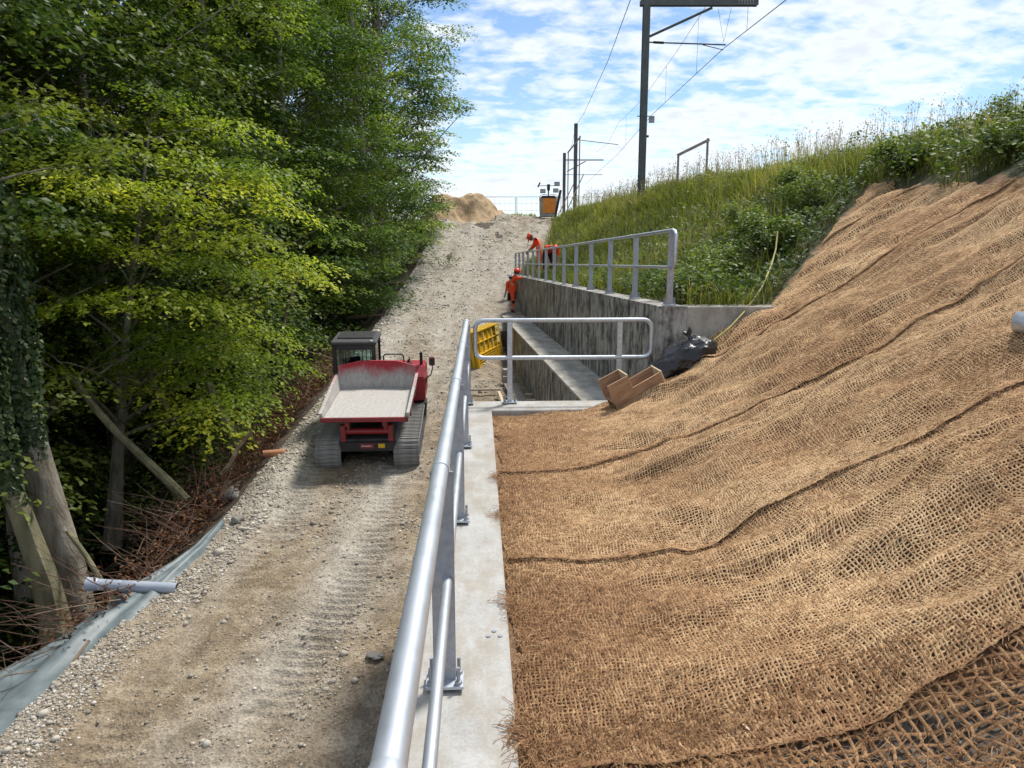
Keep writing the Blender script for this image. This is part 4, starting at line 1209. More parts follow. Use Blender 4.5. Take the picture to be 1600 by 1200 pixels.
# black rubbish bag slumped against the slope
def bag():
    n, k = 48, 30
    ctr = [Vector((t * 1.18 - 0.58, 0, 0)) for t in np.linspace(0, 1, n)]
    prof = np.interp(np.linspace(0, 1, n), [0, 0.03, 0.10, 0.3, 0.6, 0.82, 0.93, 1.0], [0.03, 0.13, 0.17, 0.22, 0.27, 0.25, 0.14, 0.02])
    V = []
    for i in range(n):
        for j in range(k):
            a = 2 * math.pi * j / k
            cr = 0.03 * math.sin(a * 5 + i * 0.35) + 0.022 * math.sin(a * 9 - i * 0.5 + 1) + 0.006 * random.uniform(-1, 1)
            r = prof[i] * (1 + cr * 2.0)
            z = math.sin(a) * r * (0.95 if math.sin(a) > 0 else 0.7)
            V.append((ctr[i].x, math.cos(a) * r, z))
    F = [(i * k + j, i * k + (j + 1) % k, (i + 1) * k + (j + 1) % k, (i + 1) * k + j) for i in range(n - 1) for j in range(k)]
    m = MB(); m.add(V, F)
    root = empty('rubbish_bag', P(1063, 566, 9.2), 0, 'shiny black plastic rubbish bag lying on the coir by the concrete', 'bag', rot=(R(0), R(-27), R(6)))
    root.scale = (0.86, 0.86, 0.82)
    m.build('bag', M['bag'], root, True)
    nk = MB(); nk.tube([(0.28, 0.0, 0.24), (0.27, 0.0, 0.30), (0.25, 0.02, 0.36), (0.21, 0.0, 0.40)], [0.05, 0.022, 0.03, 0.008], 9)
    nk.tube([(0.27, 0.0, 0.30), (0.31, 0.01, 0.36), (0.33, 0.0, 0.42)], [0.022, 0.035, 0.006], 9)
    nk.build('knot', M['bag'], root, True)
bag()

# yellow hose running down from the brambles
hp = [P(1215, 362, 11.3), P(1212, 390, 11.1), P(1205, 415, 10.8), P(1190, 450, 10.3), P(1165, 485, 9.8), P(1140, 512, 9.55), P(1115, 532, 9.4), P(1100, 543, 9.35)]
tag(MB().tube(hp, 0.012, 8).build('hose', M['hose'], None, True), 'thin yellow-green hose hanging down from the brambles to the bag', 'hose')

# galvanised channel on the coir at the right edge
for k in range(200):
    c = P(1606, 512, 2.0 + 0.03 * k); cz = float(emb_z(c.x, c.y, False) + wrinkle(c.x, c.y))
    if c.z < cz + 0.05: break
ch = empty('steel_channel', (c.x, c.y, cz + 0.07), 0, 'galvanised curved steel piece lying on the coir at right edge', 'steel piece', rot=(R(10), R(-32), R(20)))
ch.scale = (0.6,) * 3
sec = []
for a in np.linspace(-80, 80, 9): sec.append((-0.16 * math.cos(R(a)), 0.15 * math.sin(R(a))))
sec2 = [(p[0] * 0.86, p[1] * 0.86) for p in sec]
vs = [(p[0], y, p[1]) for y in (-0.10, 0.10) for p in sec] + [(p[0], y, p[1]) for y in (-0.10, 0.10) for p in sec2]
n = len(sec); fs = []
for i in range(n - 1): fs += [(i, i + 1, n + i + 1, n + i), (2 * n + i, 3 * n + i, 3 * n + i + 1, 2 * n + i + 1), (i, 2 * n + i, 2 * n + i + 1, i + 1), (n + i, n + i + 1, 3 * n + i + 1, 3 * n + i)]
fs += [(0, n, 3 * n, 2 * n), (n - 1, 3 * n - 1, 4 * n - 1, 2 * n - 1)]
MB().add(vs, fs).build('curved_plate', M['galv'], ch, True)
MB().beam((-0.10, 0, -0.03), (0.35, 0, 0.0), 0.06, 0.02).build('flat_bar', M['galv'], ch, bevel=0.003)
MB().beam((-0.06, 0.05, 0.04), (0.35, 0.07, 0.03), 0.03, 0.03).build('edge_bar', M['galv'], ch, bevel=0.003)

# small paper tags left on the netting
for (px, py, Y, lab) in ((1468, 1024, 2.75, 'small pale card tag on the coir by the dark mat hem'), (1166, 1136, 2.62, 'tiny white paper tag on coir hem near the picture bottom')):
    p = P(px, py, Y)
    # slide along the sight line until it meets the net
    for k in range(60):
        q = P(px, py, Y + 0.03 * (k - 20))
        if q.z < float(emb_z(q.x, q.y, False) + wrinkle(q.x, q.y)) + 0.02: p = q; break
    o = MB().box((0, 0, 0), (0.012, 0.035, 0.003), (0.2, 0.3, 0.6)).build('card_tag', M['pale_or_lit_timber'])
    o.location = p; tag(o, lab, 'tag')

# yellow formwork panels leaning in the trench
def panel(dx, dy, label):
    o = empty('formwork_shutter', (-0.70 + dx, 23.3 + dy, -1.58), 0, label, 'formwork panel', 'yellow formwork panels leaning together', rot=(R(-9), 0, R(77)))
    W, H = 2.9, 1.08
    MB().box((0, 0.0, H / 2), (W, 0.02, H)).build('plate', M['yellow'], o)
    for x in (-W / 2 + .03, W / 2 - .03): MB().box((x, -0.045, H / 2), (0.06, 0.09, H)).build('edge_frame', M['yellow'], o)
    for z in (0.02, H - 0.02): MB().box((0, -0.045, z), (W - 0.12, 0.09, 0.04)).build('edge_frame', M['yellow'], o)
    for k, x in enumerate((-0.95, -0.4, 0.1, 0.6)): MB().box((x, -0.03, 0.74), (0.06, 0.055, 0.62)).build('rib', M['yellowpale' if k % 2 else 'yellow'], o)
    for z in (0.08, 0.15, 0.22, 0.29, 0.36, 0.72): MB().box((0, -0.037, z), (W - 0.12, 0.065, 0.025)).build('cross_rib', M['yellow'], o)
    return o
p0 = panel(0, 0, 'foremost yellow formwork panel with pale labels leaning in the trench')
lb = MB().box((1.12, -0.094, 0.88), (0.36, 0.004, 0.30)).build('label_plate', M['yellowpale'], p0)
MB().box((1.12, -0.097, 0.90), (0.20, 0.003, 0.10)).build('black_mark', M['black'], lb)
MB().box((1.12, -0.099, 0.90), (0.10, 0.003, 0.05)).build('mark_centre', M['yellowpale'], lb)
MB().box((1.12, -0.094, 0.58), (0.34, 0.004, 0.20)).build('label_plate', M['yellowpale'], p0)
panel(-0.12, 0.03, 'middle yellow formwork panel behind the labelled one')
panel(-0.24, 0.06, 'rearmost yellow formwork panel behind the other two')

# timbers, blocks and scrap on the trench floor
tz = -3.70 + CAM_Z
def lying(name, label, cat, c, size, rz, mat, group=None, bevel=0.006):
    o = MB().box((0, 0, 0), size).build(name, mat, None, bevel=bevel)
    o.location = c; o.rotation_euler = (0, 0, R(rz)); return tag(o, label, cat, group)
lying('concrete_block', 'upper small grey concrete block in the trench by the yellow panels', 'block', (-0.12, 20.6, tz + 0.30), (0.26, 0.28, 0.16), 12, M['wallcap'], 'concrete blocks in the trench')
lying('concrete_block', 'lower small grey concrete block under another in the trench', 'block', (-0.10, 20.5, tz + 0.12), (0.34, 0.36, 0.2), 8, M['wallcap'], 'concrete blocks in the trench')
lying('plank', 'broad grey plank along the trench floor in front of the blocks', 'plank', (0.08, 18.9, tz + 0.03), (0.34, 2.6, 0.05), 6, M['greywood'])
lying('plank', 'pale narrow batten lying beside the broad trench plank', 'plank', (-0.27, 18.2, tz + 0.05), (0.07, 1.5, 0.05), 5, M['pale_or_lit_timber'])
lying('plank', 'thin pale plank across the trench floor to the left', 'plank', (-0.75, 19.2, tz + 0.06), (0.9, 0.09, 0.04), 6, M['greywood'])
lying('plank', 'short pale board against the ledge wall in the trench', 'plank', (0.48, 18.6, tz + 0.06), (0.30, 0.08, 0.03), 0, M['pale_or_lit_timber'])
lying('plank', 'second short pale board near the ledge wall in the trench', 'plank', (0.52, 17.9, tz + 0.06), (0.34, 0.08, 0.03), -4, M['pale_or_lit_timber'])
lying('marker_block', 'pink plastic block on the trench floor just beyond the end railing post', 'marker', (0.10, 16.6, tz + 0.10), (0.42, 0.16, 0.16), 3, M['pink'])

# boards of a small pallet where the ledge meets the track
pal = empty('timber_pallet', (-0.32, 32.2, ledge_z(32.2) - 0.02), R(4), 'small pallet of grey boards beside the worker on the ledge', 'pallet')
for k in range(4): MB().box((-0.27 + 0.18 * k, 0, 0.12), (0.14, 1.3, 0.03)).build('board', M['greywood'], pal)
for y in (-0.55, 0.0, 0.55): MB().box((0, y, 0.05), (0.68, 0.09, 0.09)).build('bearer', M['greywood'], pal)

# ------------------------------------------------------------------ crest: light tower, heap, fence, posts
LX, LY = 2.42, 52.0
lz = float(road_z(LY)) - 0.02
lt = empty('light_tower', (LX, LY, lz), 0, 'mobile light tower with orange door and four floodlights at the crest', 'light tower')
MB().box((0, 0, 0.12), (1.10, 1.0, 0.22)).build('skid', M['greypaint'], lt, bevel=0.02)
MB().box((0, 0, 0.72), (1.14, 1.0, 0.98)).build('housing', M['greypaint'], lt, bevel=0.03)
d = MB().box((0.06, -0.515, 0.72), (0.86, 0.03, 0.96)).build('door', M['orange'], lt, bevel=0.01)
for z in (0.42, 1.0): MB().box((-0.40, -0.535, z), (0.03, 0.02, 0.06)).build('hinge', M['black'], d)
MB().prism([(-0.57, 1.21), (0.57, 1.21), (0.40, 1.36), (-0.40, 1.36)], 'y', -0.5, 0.5).build('roof', M['black'], lt)
for sx in (-1, 1):
    MB().tube([(sx * 0.60, -0.4, 1.0), (sx * 0.60, -0.4, 1.30), (sx * 0.48, -0.4, 1.42), (sx * 0.1, -0.4, 1.46)], 0.022, 6).build('lifting_bar', M['greypaint'], lt)
MB().tube([(0.02, 0, 1.3), (0.02, 0, 1.75)], 0.055, 8).build('mast', M['greypaint'], lt, True)
MB().box((0.02, 0, 1.93), (0.20, 0.18, 0.40)).build('mast_head', M['black'], lt, bevel=0.01)
MB().tube([(-0.62, 0, 2.04), (0.66, 0, 2.04)], 0.02, 6).build('cross_arm', M['black'], lt)
for (x, z, w) in ((-0.36, 1.68, .36), (0.50, 1.72, .36), (0.58, 2.14, .36)):
    f = MB().box((x, -0.12, z), (w, 0.12, 0.26), (R(-12), 0, 0)).build('floodlight', M['black'], lt, bevel=0.015)
    MB().box((x, -0.186, z - 0.012), (w - 0.07, 0.012, 0.19), (R(-12), 0, 0)).build('glass', M['lampglass'], f)
MB().box((-0.62, -0.05, 2.10), (0.10, 0.34, 0.26), (R(-12), R(25), 0)).build('floodlight', M['black'], lt, bevel=0.015)

# heap of tan soil
hx, hy_ = lines((-5.0, 4.5, 0.10),), lines((-4.5, 3.5, 0.12),)
def heap_z(X, Y):
    h = 1.6 * np.exp(-((X + 1.3) / 1.8) ** 2 - (Y / 1.7) ** 2) + 1.0 * np.exp(-((X - 0.5) / 1.2) ** 2 - ((Y - .3) / 1.5) ** 2) + 1.2 * np.exp(-((X + 2.9) / 1.0) ** 2 - ((Y + 1.2) / 2.4) ** 2)
    return h + 0.45 * fbm(X * 1.1 + 3, Y * 1.1, 5, .6) * np.clip(h * 2, 0, 1) - 0.22 - 0.5 * np.clip((np.abs(Y) - 2.6) / .8, 0, 1)
HX, HY = -2.3, 51.0
def heap_full(X, Y): return heap_z(X, Y) + left_z(X + HX, Y + HY) - float(road_z(HY))
me, *_ = grid_mesh('soil_heap', hx, hy_, heap_full)
o = mesh_obj('soil_heap', me, M['heap']); o.location = (-2.3, 51.0, float(road_z(51)) - 0.05)
tag(o, 'heap of loose tan soil at the crest beside the trees', 'soil heap')

# mesh site fence on the skyline
fz = 2.02 + CAM_Z
def fence(xa, xb, label, dz=0.0):
    f = empty('site_fence', (0, 57, fz), 0, label, 'fence', 'mesh site fence panels on the skyline')
    for x in (xa, xb): MB().tube([(x, 0, -0.1), (x, 0, 1.62)], 0.028, 6).build('post', M['greypaint'], f)
    for z in (0.15, 0.62, 1.09, 1.58):
        MB().tube([(xa + .06, 0, z), (xb - .06, 0, z)], 0.022 if z > 1.5 else 0.010, 5).build('rail', M['greypaint'], f)
    n = 9; s_ = MB()
    for k in range(1, n):
        x = xa + (xb - xa) * k / n
        MB().tube([(x, 0, 0.12), (x, 0, 1.58)], 0.005, 4).build('mesh_wire', M['greypaint'], f)
fence(-3.2, 0.24, 'mesh site fence panel on the skyline next to the soil heap')
fence(0.36, 3.6, 'mesh site fence panel on the skyline behind the light tower')
fence(3.75, 6.6, 'mesh site fence panel on the skyline behind the leaning planks')

def pole(name, a, b, r, mat, label, cat, w=None):
    m = MB()
    if w: m.beam(a, b, w[0], w[1])
    else: m.tube([a, b], r, 8)
    return tag(m.build(name, mat, None, not w), label, cat)
pole('plank', P(880, 342, 46), P(912, 272, 46), 0, M['pale_or_lit_timber'], 'long pale plank leaning right at the crest', 'plank', (0.24, 0.05))
pole('plank', P(872, 336, 47), P(896, 288, 47), 0, M['clay'], 'reddish-brown plank leaning beside the light tower', 'plank', (0.22, 0.05))
pole('rubber_post', P(867, 340, 50), P(876, 297, 50), 0, M['black'], 'short thick black post beside the light tower', 'post', (0.20, 0.16))

# timber profile frames
def profile_frame(loc, xa, xb, za, zb, z0, label, board):
    f = empty('batter_board', loc, 0, label, 'timber frame', 'timber profile frames on the embankment')
    MB().box((xa, 0, (z0 + za) / 2), (0.07, 0.05, za - z0)).build('upright', M['greywood'], f)
    MB().box((xb, 0, (z0 + zb) / 2), (0.07, 0.05, zb - z0)).build('upright', M['greywood'], f)
    MB().beam((xa - .05, -0.05, za - .05), (xb + .05, -0.05, zb - .05), 0.03, 0.10).build('sloping_rail', M['greywood'], f)
    if board: MB().beam((xb, -0.06, z0 + (zb - z0) * .42), (xb + .9, 0.5, z0 + (zb - z0) * .25), 0.03, 0.16).build('cross_board', M['wood'], f)
    if board: MB().beam((xa - .05, -0.06, z0 + .35), (xa + .45, 0.2, z0 + .28), 0.03, 0.16).build('cross_board', M['wood'], f)
a, b, c0 = P(1060, 241, 28), P(1106, 216, 28), P(1060, 290, 28)
profile_frame((0, 28, 0), a.x, b.x, a.z, b.z, c0.z - 0.3, 'timber profile frame with sloping top standing in the tall grass', True)
a, b, c0 = P(888, 238, 52), P(906, 212, 52), P(888, 335, 52)
profile_frame((0, 52, 0), a.x, b.x, a.z, b.z, c0.z - 0.3, 'tall narrow timber profile frame behind the leaning planks', False)

# ------------------------------------------------------------------ railway masts and wires
def h_mast(name, x, y, z0, z1, w, label):
    m = empty(name, (x, y, z0), 0, label, 'mast', 'overhead line masts')
    h = z1 - z0; k = MB()
    for s_ in (-1, 1): k.box((0, s_ * w * 0.45, h / 2), (w, w * 0.09, h))
    k.box((0, 0, h / 2), (w * 0.07, w * 0.82, h))
    k.build('column', M['mast'], m)
    return m
YM = 31.0
mt = P(1010, 4, YM); mbase = P(1001, 300, YM)
m1 = h_mast('catenary_mast', mbase.x + 0.02, YM, 3.2, mt.z + 0.05, 0.26, 'tall dark steel mast with cantilever arm standing above the grass')
h1 = mt.z - 3.2
beam = MB(); x1 = P(1183, 5, YM).x - mbase.x
for s_ in (-1, 1):
    beam.box(((x1 - 0.25) / 2, s_ * 0.10, h1 - 0.02), (x1 + 0.25, 0.05, 0.20))
for k in range(9): beam.box((0.2 + k * (x1 - .3) / 8, 0, h1 - 0.1), (0.10, 0.16, 0.03))
beam.build('cantilever_beam', M['mast'], m1)
for k in range(10):
    for zz_ in (0.02, -0.06):
        if k < 6: MB().box((x1 - 0.75 + k * 0.11, -0.128, h1 + zz_), (0.035, 0.006, 0.02)).build('bolt_hole', M['whiteplastic'], m1)
q1 = P(1014, 57, YM); q2 = P(1112, 12, YM)
MB().tube([(q1.x - mbase.x, 0, q1.z - 3.2), (q2.x - mbase.x, 0, q2.z - 3.2)], 0.05, 8).build('brace', M['mast'], m1, True)
q1 = P(1014, 66, YM); q2 = P(1133, 70, YM)
sa = MB().tube([(q1.x - mbase.x, 0, q1.z - 3.2), (q2.x - mbase.x, 0, q2.z - 3.2)], 0.028, 8).build('registration_arm', M['mast'], m1, True)
MB().tube([(q1.x - mbase.x + 0.15, 0, q1.z - 3.2), (q1.x - mbase.x + 0.55, 0, q1.z - 3.22)], 0.05, 8).build('insulator', M['black'], sa, True)
q3 = P(1097, 70, YM); q4 = P(1129, 78, YM)
MB().tube([(q3.x - mbase.x, 0, q3.z - 3.2), (q4.x - mbase.x, 0, q4.z - 3.2)], 0.016, 6).build('steady_arm', M['mast'], sa, True)
for px in (1121, 1142):
    a = P(px, 12, YM); b = P(1130, 66, YM)
    MB().tube([(a.x - mbase.x, 0, a.z - 3.2), (b.x - mbase.x, 0, b.z - 3.2)], 0.006, 4).build('stay_wire', M['wire'], m1)
c = P(1017, 187, YM)
MB().box((c.x - mbase.x, -0.05, c.z - 3.2), (0.22, 0.03, 0.26)).build('number_plate', M['greypaint'], m1)
MB().beam((-0.25, 0, c.z - 3.2 + 0.13), (c.x - mbase.x, 0, c.z - 3.2 + 0.13), 0.03, 0.03).build('plate_bracket', M['mast'], m1)
c = P(1011, 213, YM)
MB().box((0.18, 0, c.z - 3.2), (0.10, 0.08, 0.08)).build('cable_clip', M['black'], m1)

YB = 68.0
t2 = P(900, 193, YB)
m2 = h_mast('catenary_mast', t2.x, YB, 3.6, t2.z, 0.30, 'second steel mast farther along the line, above the light tower')
q = P(966, 226, YB); a = P(903, 218, YB)
MB().tube([(0, 0, a.z - 3.6), (q.x - t2.x, 0, q.z - 3.6)], 0.03, 6).build('registration_arm', M['mast'], m2)
YC = 92.0
t3 = P(882, 239, YC)
m3 = h_mast('catenary_mast', t3.x, YC, 3.6, t3.z, 0.34, 'farthest thin mast with short horizontal arm on the skyline')
q = P(943, 250, YC)
MB().beam((0, 0, q.z - 3.6), (q.x - t3.x, 0, q.z - 3.6), 0.1, 0.12).build('cantilever_beam', M['mast'], m3)
a = P(886, 268, YC); b = P(915, 252, YC)
MB().tube([(a.x - t3.x, 0, a.z - 3.6), (b.x - t3.x, 0, b.z - 3.6)], 0.06, 6).build('brace', M['mast'], m3)
q = P(941, 273, YC)
MB().tube([(0, 0, q.z - 3.6), (q.x - t3.x, 0, q.z - 3.6)], 0.035, 6).build('registration_arm', M['mast'], m3)

cw = [P(1290, -45, 18.5), P(1228, 0, 22.4), P(1129, 77, 31), P(1020, 178, 47), P(966, 240, 68), P(931, 272, 92), P(915, 288, 130)]
wire = empty('contact_wire', cw[2], 0, 'lower overhead contact wire running past the tall mast arm', 'wire')
MB().tube([p - cw[2] for p in cw], 0.014, 5).build('conductor', M['wire'], wire)
def along(pts, Y):
    ys_ = [p.y for p in pts]
    return Vector((float(np.interp(Y, ys_, [p.x for p in pts])), Y, float(np.interp(Y, ys_, [p.z for p in pts]))))
mw = [along(cw, Y) + Vector((0, 0, dz)) for Y, dz in ((18.6, 1.9), (22.4, 2.1), (26, 2.35), (31, 2.7), (35, 2.35), (40, 2.0), (46, 1.75), (52, 1.75), (58, 2.0), (68, 2.6), (78, 1.9), (92, 2.5))]
ws = empty('messenger_wire', mw[2], 0, 'upper catenary wire carrying droppers to the contact wire', 'wire')
MB().tube([p - mw[2] for p in mw], 0.010, 5).build('cable', M['wire'], ws)
for Y in (27, 35.5, 43, 52, 62):
    a = along(mw, Y) - mw[2]; b = along(cw, Y) - mw[2]
    MB().tube([a, b], 0.007, 4).build('dropper', M['wire'], ws)
fw = [P(1030, -130, 20), P(985, 0, 27), P(950, 95, 38), P(912, 178, 60), P(900, 196, 68), P(892, 232, 92)]
tag(MB().tube(fw, 0.014, 5).build('feeder_wire', M['wire'], None), 'single feeder wire sloping left down to the second mast', 'wire')

# ------------------------------------------------------------------ outer edge of the track: pipe, sheet, rocks, brushwood
pa, pb = Vector((-4.72, 9.95, float(road_z(9.95)) + 0.0)), Vector((-5.92, 9.85, float(road_z(9.9)) + 0.12))
pp = empty('drain_pipe', pa, 0, 'grey plastic drain pipe jutting from the edge of the track', 'pipe')
d_ = pb - pa
tb = MB()
tb.tube([(0, 0, 0), d_ * 0.9], 0.08, 20, cap=False); tb.build('tube', M['pvc'], pp, True)
tb = MB(); dn = d_.normalized()
tb.tube([d_ * 0.88, d_ * 0.90, d_ * 0.985, d_ * 1.0, d_ * 1.0, d_ * 0.9], [0.081, 0.092, 0.094, 0.097, 0.086, 0.080], 20, cap=False)
tb.build('socket', M['pvc'], pp, True)

def sheet():
    n, k = 90, 26
    V = []
    for i in range(n):
        t = i / (n - 1)
        Y = 5.2 + 6.6 * t
        xe = float(road_left(Y)) + 0.22
        wdt_ = float(np.interp(t, [0, 0.35, 0.62, 0.8, 1.0], [1.9, 1.6, 0.85, 0.32, 0.12]))
        for j in range(k):
            u = j / (k - 1)
            X = xe - u * wdt_
            z = float(road_z(Y)) - 0.02 - u * wdt_ * 0.30
            fold = 0.05 * math.sin(u * 9 + t * 7) + 0.05 * math.sin(u * 17 - t * 11 + 1) + 0.03 * math.sin(t * 23 + u * 4)
            V.append((X, Y + 0.25 * u, z + fold * min(1, u * 4) * min(1, wdt_) + 0.10 * min(1, u * 5)))
    F = [(i * k + j, i * k + j + 1, (i + 1) * k + j + 1, (i + 1) * k + j) for i in range(n - 1) for j in range(k - 1)]
    me = np_mesh('plastic_sheet', np.array(V), np.array(F), True)
    o = mesh_obj('plastic_sheet', me, M['sheet'])
    md = o.modifiers.new('t', 'SOLIDIFY'); md.thickness = 0.006
    tag(o, 'grey-blue plastic sheet draped over the outer edge of the track', 'sheet')
sheet()
st = MB()
pole('stake', (-5.28, 7.5, float(road_z(7.5)) - 0.1), (-5.22, 8.6, float(road_z(8.6)) + 0.10), 0.02, M['twig'], 'thin stick holding down the plastic sheet', 'stick')

def rock(loc, r, label, seed, mat='rock', sq=(1, 1, .75)):
    g = np.random.default_rng(seed)
    bm = bmesh.new(); bmesh.ops.create_icosphere(bm, subdivisions=3, radius=1)
    off = g.random(3) * 50
    for v in bm.verts:
        p = v.co
        d = 1 + 0.55 * float(fbm(p.x * 1.2 + off[0], p.y * 1.2 + p.z * 0.9 + off[1], 4))
        v.co = Vector((p.x * d * r * sq[0], p.y * d * r * sq[1], p.z * d * r * sq[2]))
    me = bpy.data.meshes.new('rock'); bm.to_mesh(me); bm.free()
    for q in me.polygons: q.use_smooth = seed % 2 == 0
    o = mesh_obj('rock', me, M[mat]); o.location = loc
    return tag(o, label, 'rock', 'rocks along the outer edge of the track')
def gz(X, Y): return float(left_z(X, Y))
rock((-5.2, 13.4, gz(-5.2, 13.4) - 0.02), 0.17, 'grey boulder among the brushwood at the track edge', 2)
rock((-5.6, 14.1, gz(-5.6, 14.1) - 0.02), 0.34, 'large earthy boulder above the grey one at the track edge', 4)
rock((-4.55, 11.9, gz(-4.55, 11.9) + 0.07), 0.11, 'fist-sized grey stone alone on the pale gravel shoulder', 6)
rock((-1.65, 8.4, gz(-1.65, 8.4) + 0.04), 0.09, 'flat dark stone on the track near the foreground railing', 9, sq=(1.2, .9, .35))
o = MB().tube([(-0.22, 0, 0), (0.22, 0.05, 0)], 0.075, 14).build('clay_pipe', M['clay'], None, True)
o.location = (-4.85, 14.9, gz(-4.85, 14.9) + 0.06); o.rotation_euler = (0, 0, R(10)); tag(o, 'short orange clay pipe stub lying at the gravel edge', 'pipe')
for k, (X, Y) in enumerate(((-5.3, 25.5), (-5.45, 29.0), (-5.2, 34.5), (-5.0, 38.5))):
    z = gz(-5.0, Y) + 0.02
    pole('log', (X - 0.9, Y + 0.1, z - 0.04), (X + 0.55, Y, z + 0.05), 0.07, M['twig'],
         ['pale log end sticking out of the track edge nearest the cab', 'second pale log end up the track edge from the cab', 'third pale log end under the overhanging trees', 'topmost pale log end at the track edge near the heap'][k], 'log')

# ------------------------------------------------------------------ trees
def leaf_quads(C, Dv, Nv, L, W, tint, g):
    """rhombic leaves with a slight fold: centres C, long axis Dv, normal Nv"""
    n = len(C)
    Dv = Dv / (np.linalg.norm(Dv, axis=1, keepdims=True) + 1e-9)
    S = np.cross(Nv, Dv); S /= np.linalg.norm(S, axis=1, keepdims=True) + 1e-9
    Nn = np.cross(Dv, S)
    L = L[:, None]; W = W[:, None]
    a = C - Dv * L * 0.5; b = C + S * W * 0.5 + Nn * W * 0.16 - Dv * L * 0.05; c = C + Dv * L * 0.5; d = C - S * W * 0.5 + Nn * W * 0.16 - Dv * L * 0.05
    V = np.stack([a, b, c, d], 1).reshape(-1, 3)
    i = np.arange(n)[:, None] * 4
    F = np.concatenate([i + np.array([0, 1, 2]), i + np.array([0, 2, 3])])
    return V, F, np.repeat(tint, 4)

def leaf_mesh(name, V, F, T, mat):
    me = np_mesh(name, V, F, False); add_attr(me, 'tint', np.clip(T, 0, 1)); me.materials.append(mat); return me

def beech_crown(name, seed, H, h0, R0, n_clump, per, mat, leaf=0.12, side=None, flat=0.34, clump=0.85, lowfull=0.55, dens_tilt=0.0):
    """broad-leaved crown: curved limbs reach from the stem to leaf clumps spread through an uneven envelope;
    each clump is a few layered sprays of leaves"""
    g = np.random.default_rng(seed)
    wood = MB(); Vs, Fs, Ts = [], [], []; off = 0
    mids = []
    for i in range(n_clump):
        f = g.random() ** 0.9
        z = h0 + (H - h0) * f
        env = np.interp(f, [0, 0.12, 0.4, 0.7, 0.9, 1.0], [lowfull, 0.85, 1.0, 0.86, 0.55, 0.18])
        az = g.uniform(0, 2 * math.pi)
        if side is not None and g.random() < 0.4: az = side + g.normal(0, 0.8)
        lump = 1 + 0.5 * float(fbm(np.array(math.cos(az) * 1.4 + seed), np.array(math.sin(az) * 1.4 + z * 0.45), 2))
        rr = R0 * env * lump * (0.30 + 0.70 * g.random() ** 0.6)
        c = np.array([math.cos(az) * rr, math.sin(az) * rr, z])
        # limb from the stem, leaving low and arching out
        zs = max(h0 * 0.7, z - rr * g.uniform(0.35, 1.0))
        p0 = np.array([0, 0, zs]); m1 = p0 * 0.45 + c * 0.55 + np.array([g.normal(0, .25), g.normal(0, .25), 0.25 * rr * 0.5])
        t = np.linspace(0, 1, 7)[:, None]
        path = (1 - t) ** 2 * p0 + 2 * t * (1 - t) * m1 + t ** 2 * c
        if i % 2 == 0:
            r0 = 0.018 + 0.012 * rr * (1.1 - f)
            wood.tube([Vector(q) for q in path], [r0 * (1 - 0.8 * q) for q in t[:, 0]], 5, cap=False)
        cs = clump * g.uniform(0.65, 1.3) * (0.75 + 0.25 * env)
        n = int(per * (cs / clump) ** 2)
        out = np.array([math.cos(az), math.sin(az), 0.0])
        layers = g.integers(2, 5)
        lz = (g.random(layers) - 0.5) * 2 * flat * cs * 1.5
        lid = g.integers(0, layers, n)
        loff = g.normal(0, 0.28 * cs, (layers, 2))
        ang = g.uniform(0, 2 * math.pi, n); rad_ = np.sqrt(g.random(n)) * cs * g.uniform(0.8, 1.1, n)
        # leaves gather along twigs: snap angle part-way to spokes
        spoke = np.round(ang / 0.55) * 0.55
        ang = ang * 0.35 + spoke * 0.65
        px = c[0] + loff[lid, 0] + np.cos(ang) * rad_ + out[0] * 0.2 * cs
        py = c[1] + loff[lid, 1] + np.sin(ang) * rad_ + out[1] * 0.2 * cs
        pz = c[2] + lz[lid] - 0.30 * (rad_ / cs) ** 2 * cs + g.normal(0, 0.05, n)
        C = np.stack([px, py, pz], -1)
        a2 = ang + g.normal(0, .7, n)
        D = np.stack([np.cos(a2), np.sin(a2), -0.35 + g.normal(0, .3, n)], -1)
        Nn = np.stack([np.cos(ang) * .35 + g.normal(0, .42, n), np.sin(ang) * .35 + g.normal(0, .42, n), np.ones(n)], -1)
        L = leaf * g.uniform(0.6, 1.2, n)
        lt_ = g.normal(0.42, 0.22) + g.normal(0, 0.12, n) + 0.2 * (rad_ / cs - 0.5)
        V, F, T_ = leaf_quads(C, D, Nn, L, L * 0.64, lt_, g)
        Vs.append(V); Fs.append(F + off); Ts.append(T_); off += len(V)
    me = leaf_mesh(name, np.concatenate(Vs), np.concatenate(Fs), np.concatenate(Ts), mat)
    wm = wood.mesh(name + '_limbs', True); wm.materials.append(M['bark'])
    return me, wm

def trunk_mesh(seed, H, r, lean=(0, 0), mat='bark', flare=1.7, wob=0.12):
    g = np.random.default_rng(seed)
    n = 16; pts, rs = [], []
    ph = g.random(4) * 6
    for i in range(n):
        t = i / (n - 1)
        pts.append((lean[0] * t + wob * math.sin(3 * t + ph[0]) * t, lean[1] * t + wob * math.sin(4 * t + ph[1]) * t, H * t - 1.0 * (i == 0)))
        rs.append(r * ((1 - t) ** 0.8 * 0.92 + 0.06) * (1 + (flare - 1) * math.exp(-t * H / 0.55)))
    m = MB().tube(pts, rs, 14)
    # buttress ridges at the foot
    for k in range(len(m.v)):
        ring = k // 14; j = k % 14
        t = ring / (n - 1)
        a = 2 * math.pi * j / 14
        w = 1 + 0.16 * math.sin(3 * a + ph[2]) * math.exp(-t * H / 1.2) + 0.05 * math.sin(5 * a + ph[3] + t * 4)
        p = Vector(m.v[k]); c = Vector(pts[ring]) if ring < n else p
        m.v[k] = tuple(c + (p - c) * w)
    me = m.mesh('trunk', True); me.materials.append(M[mat]); return me

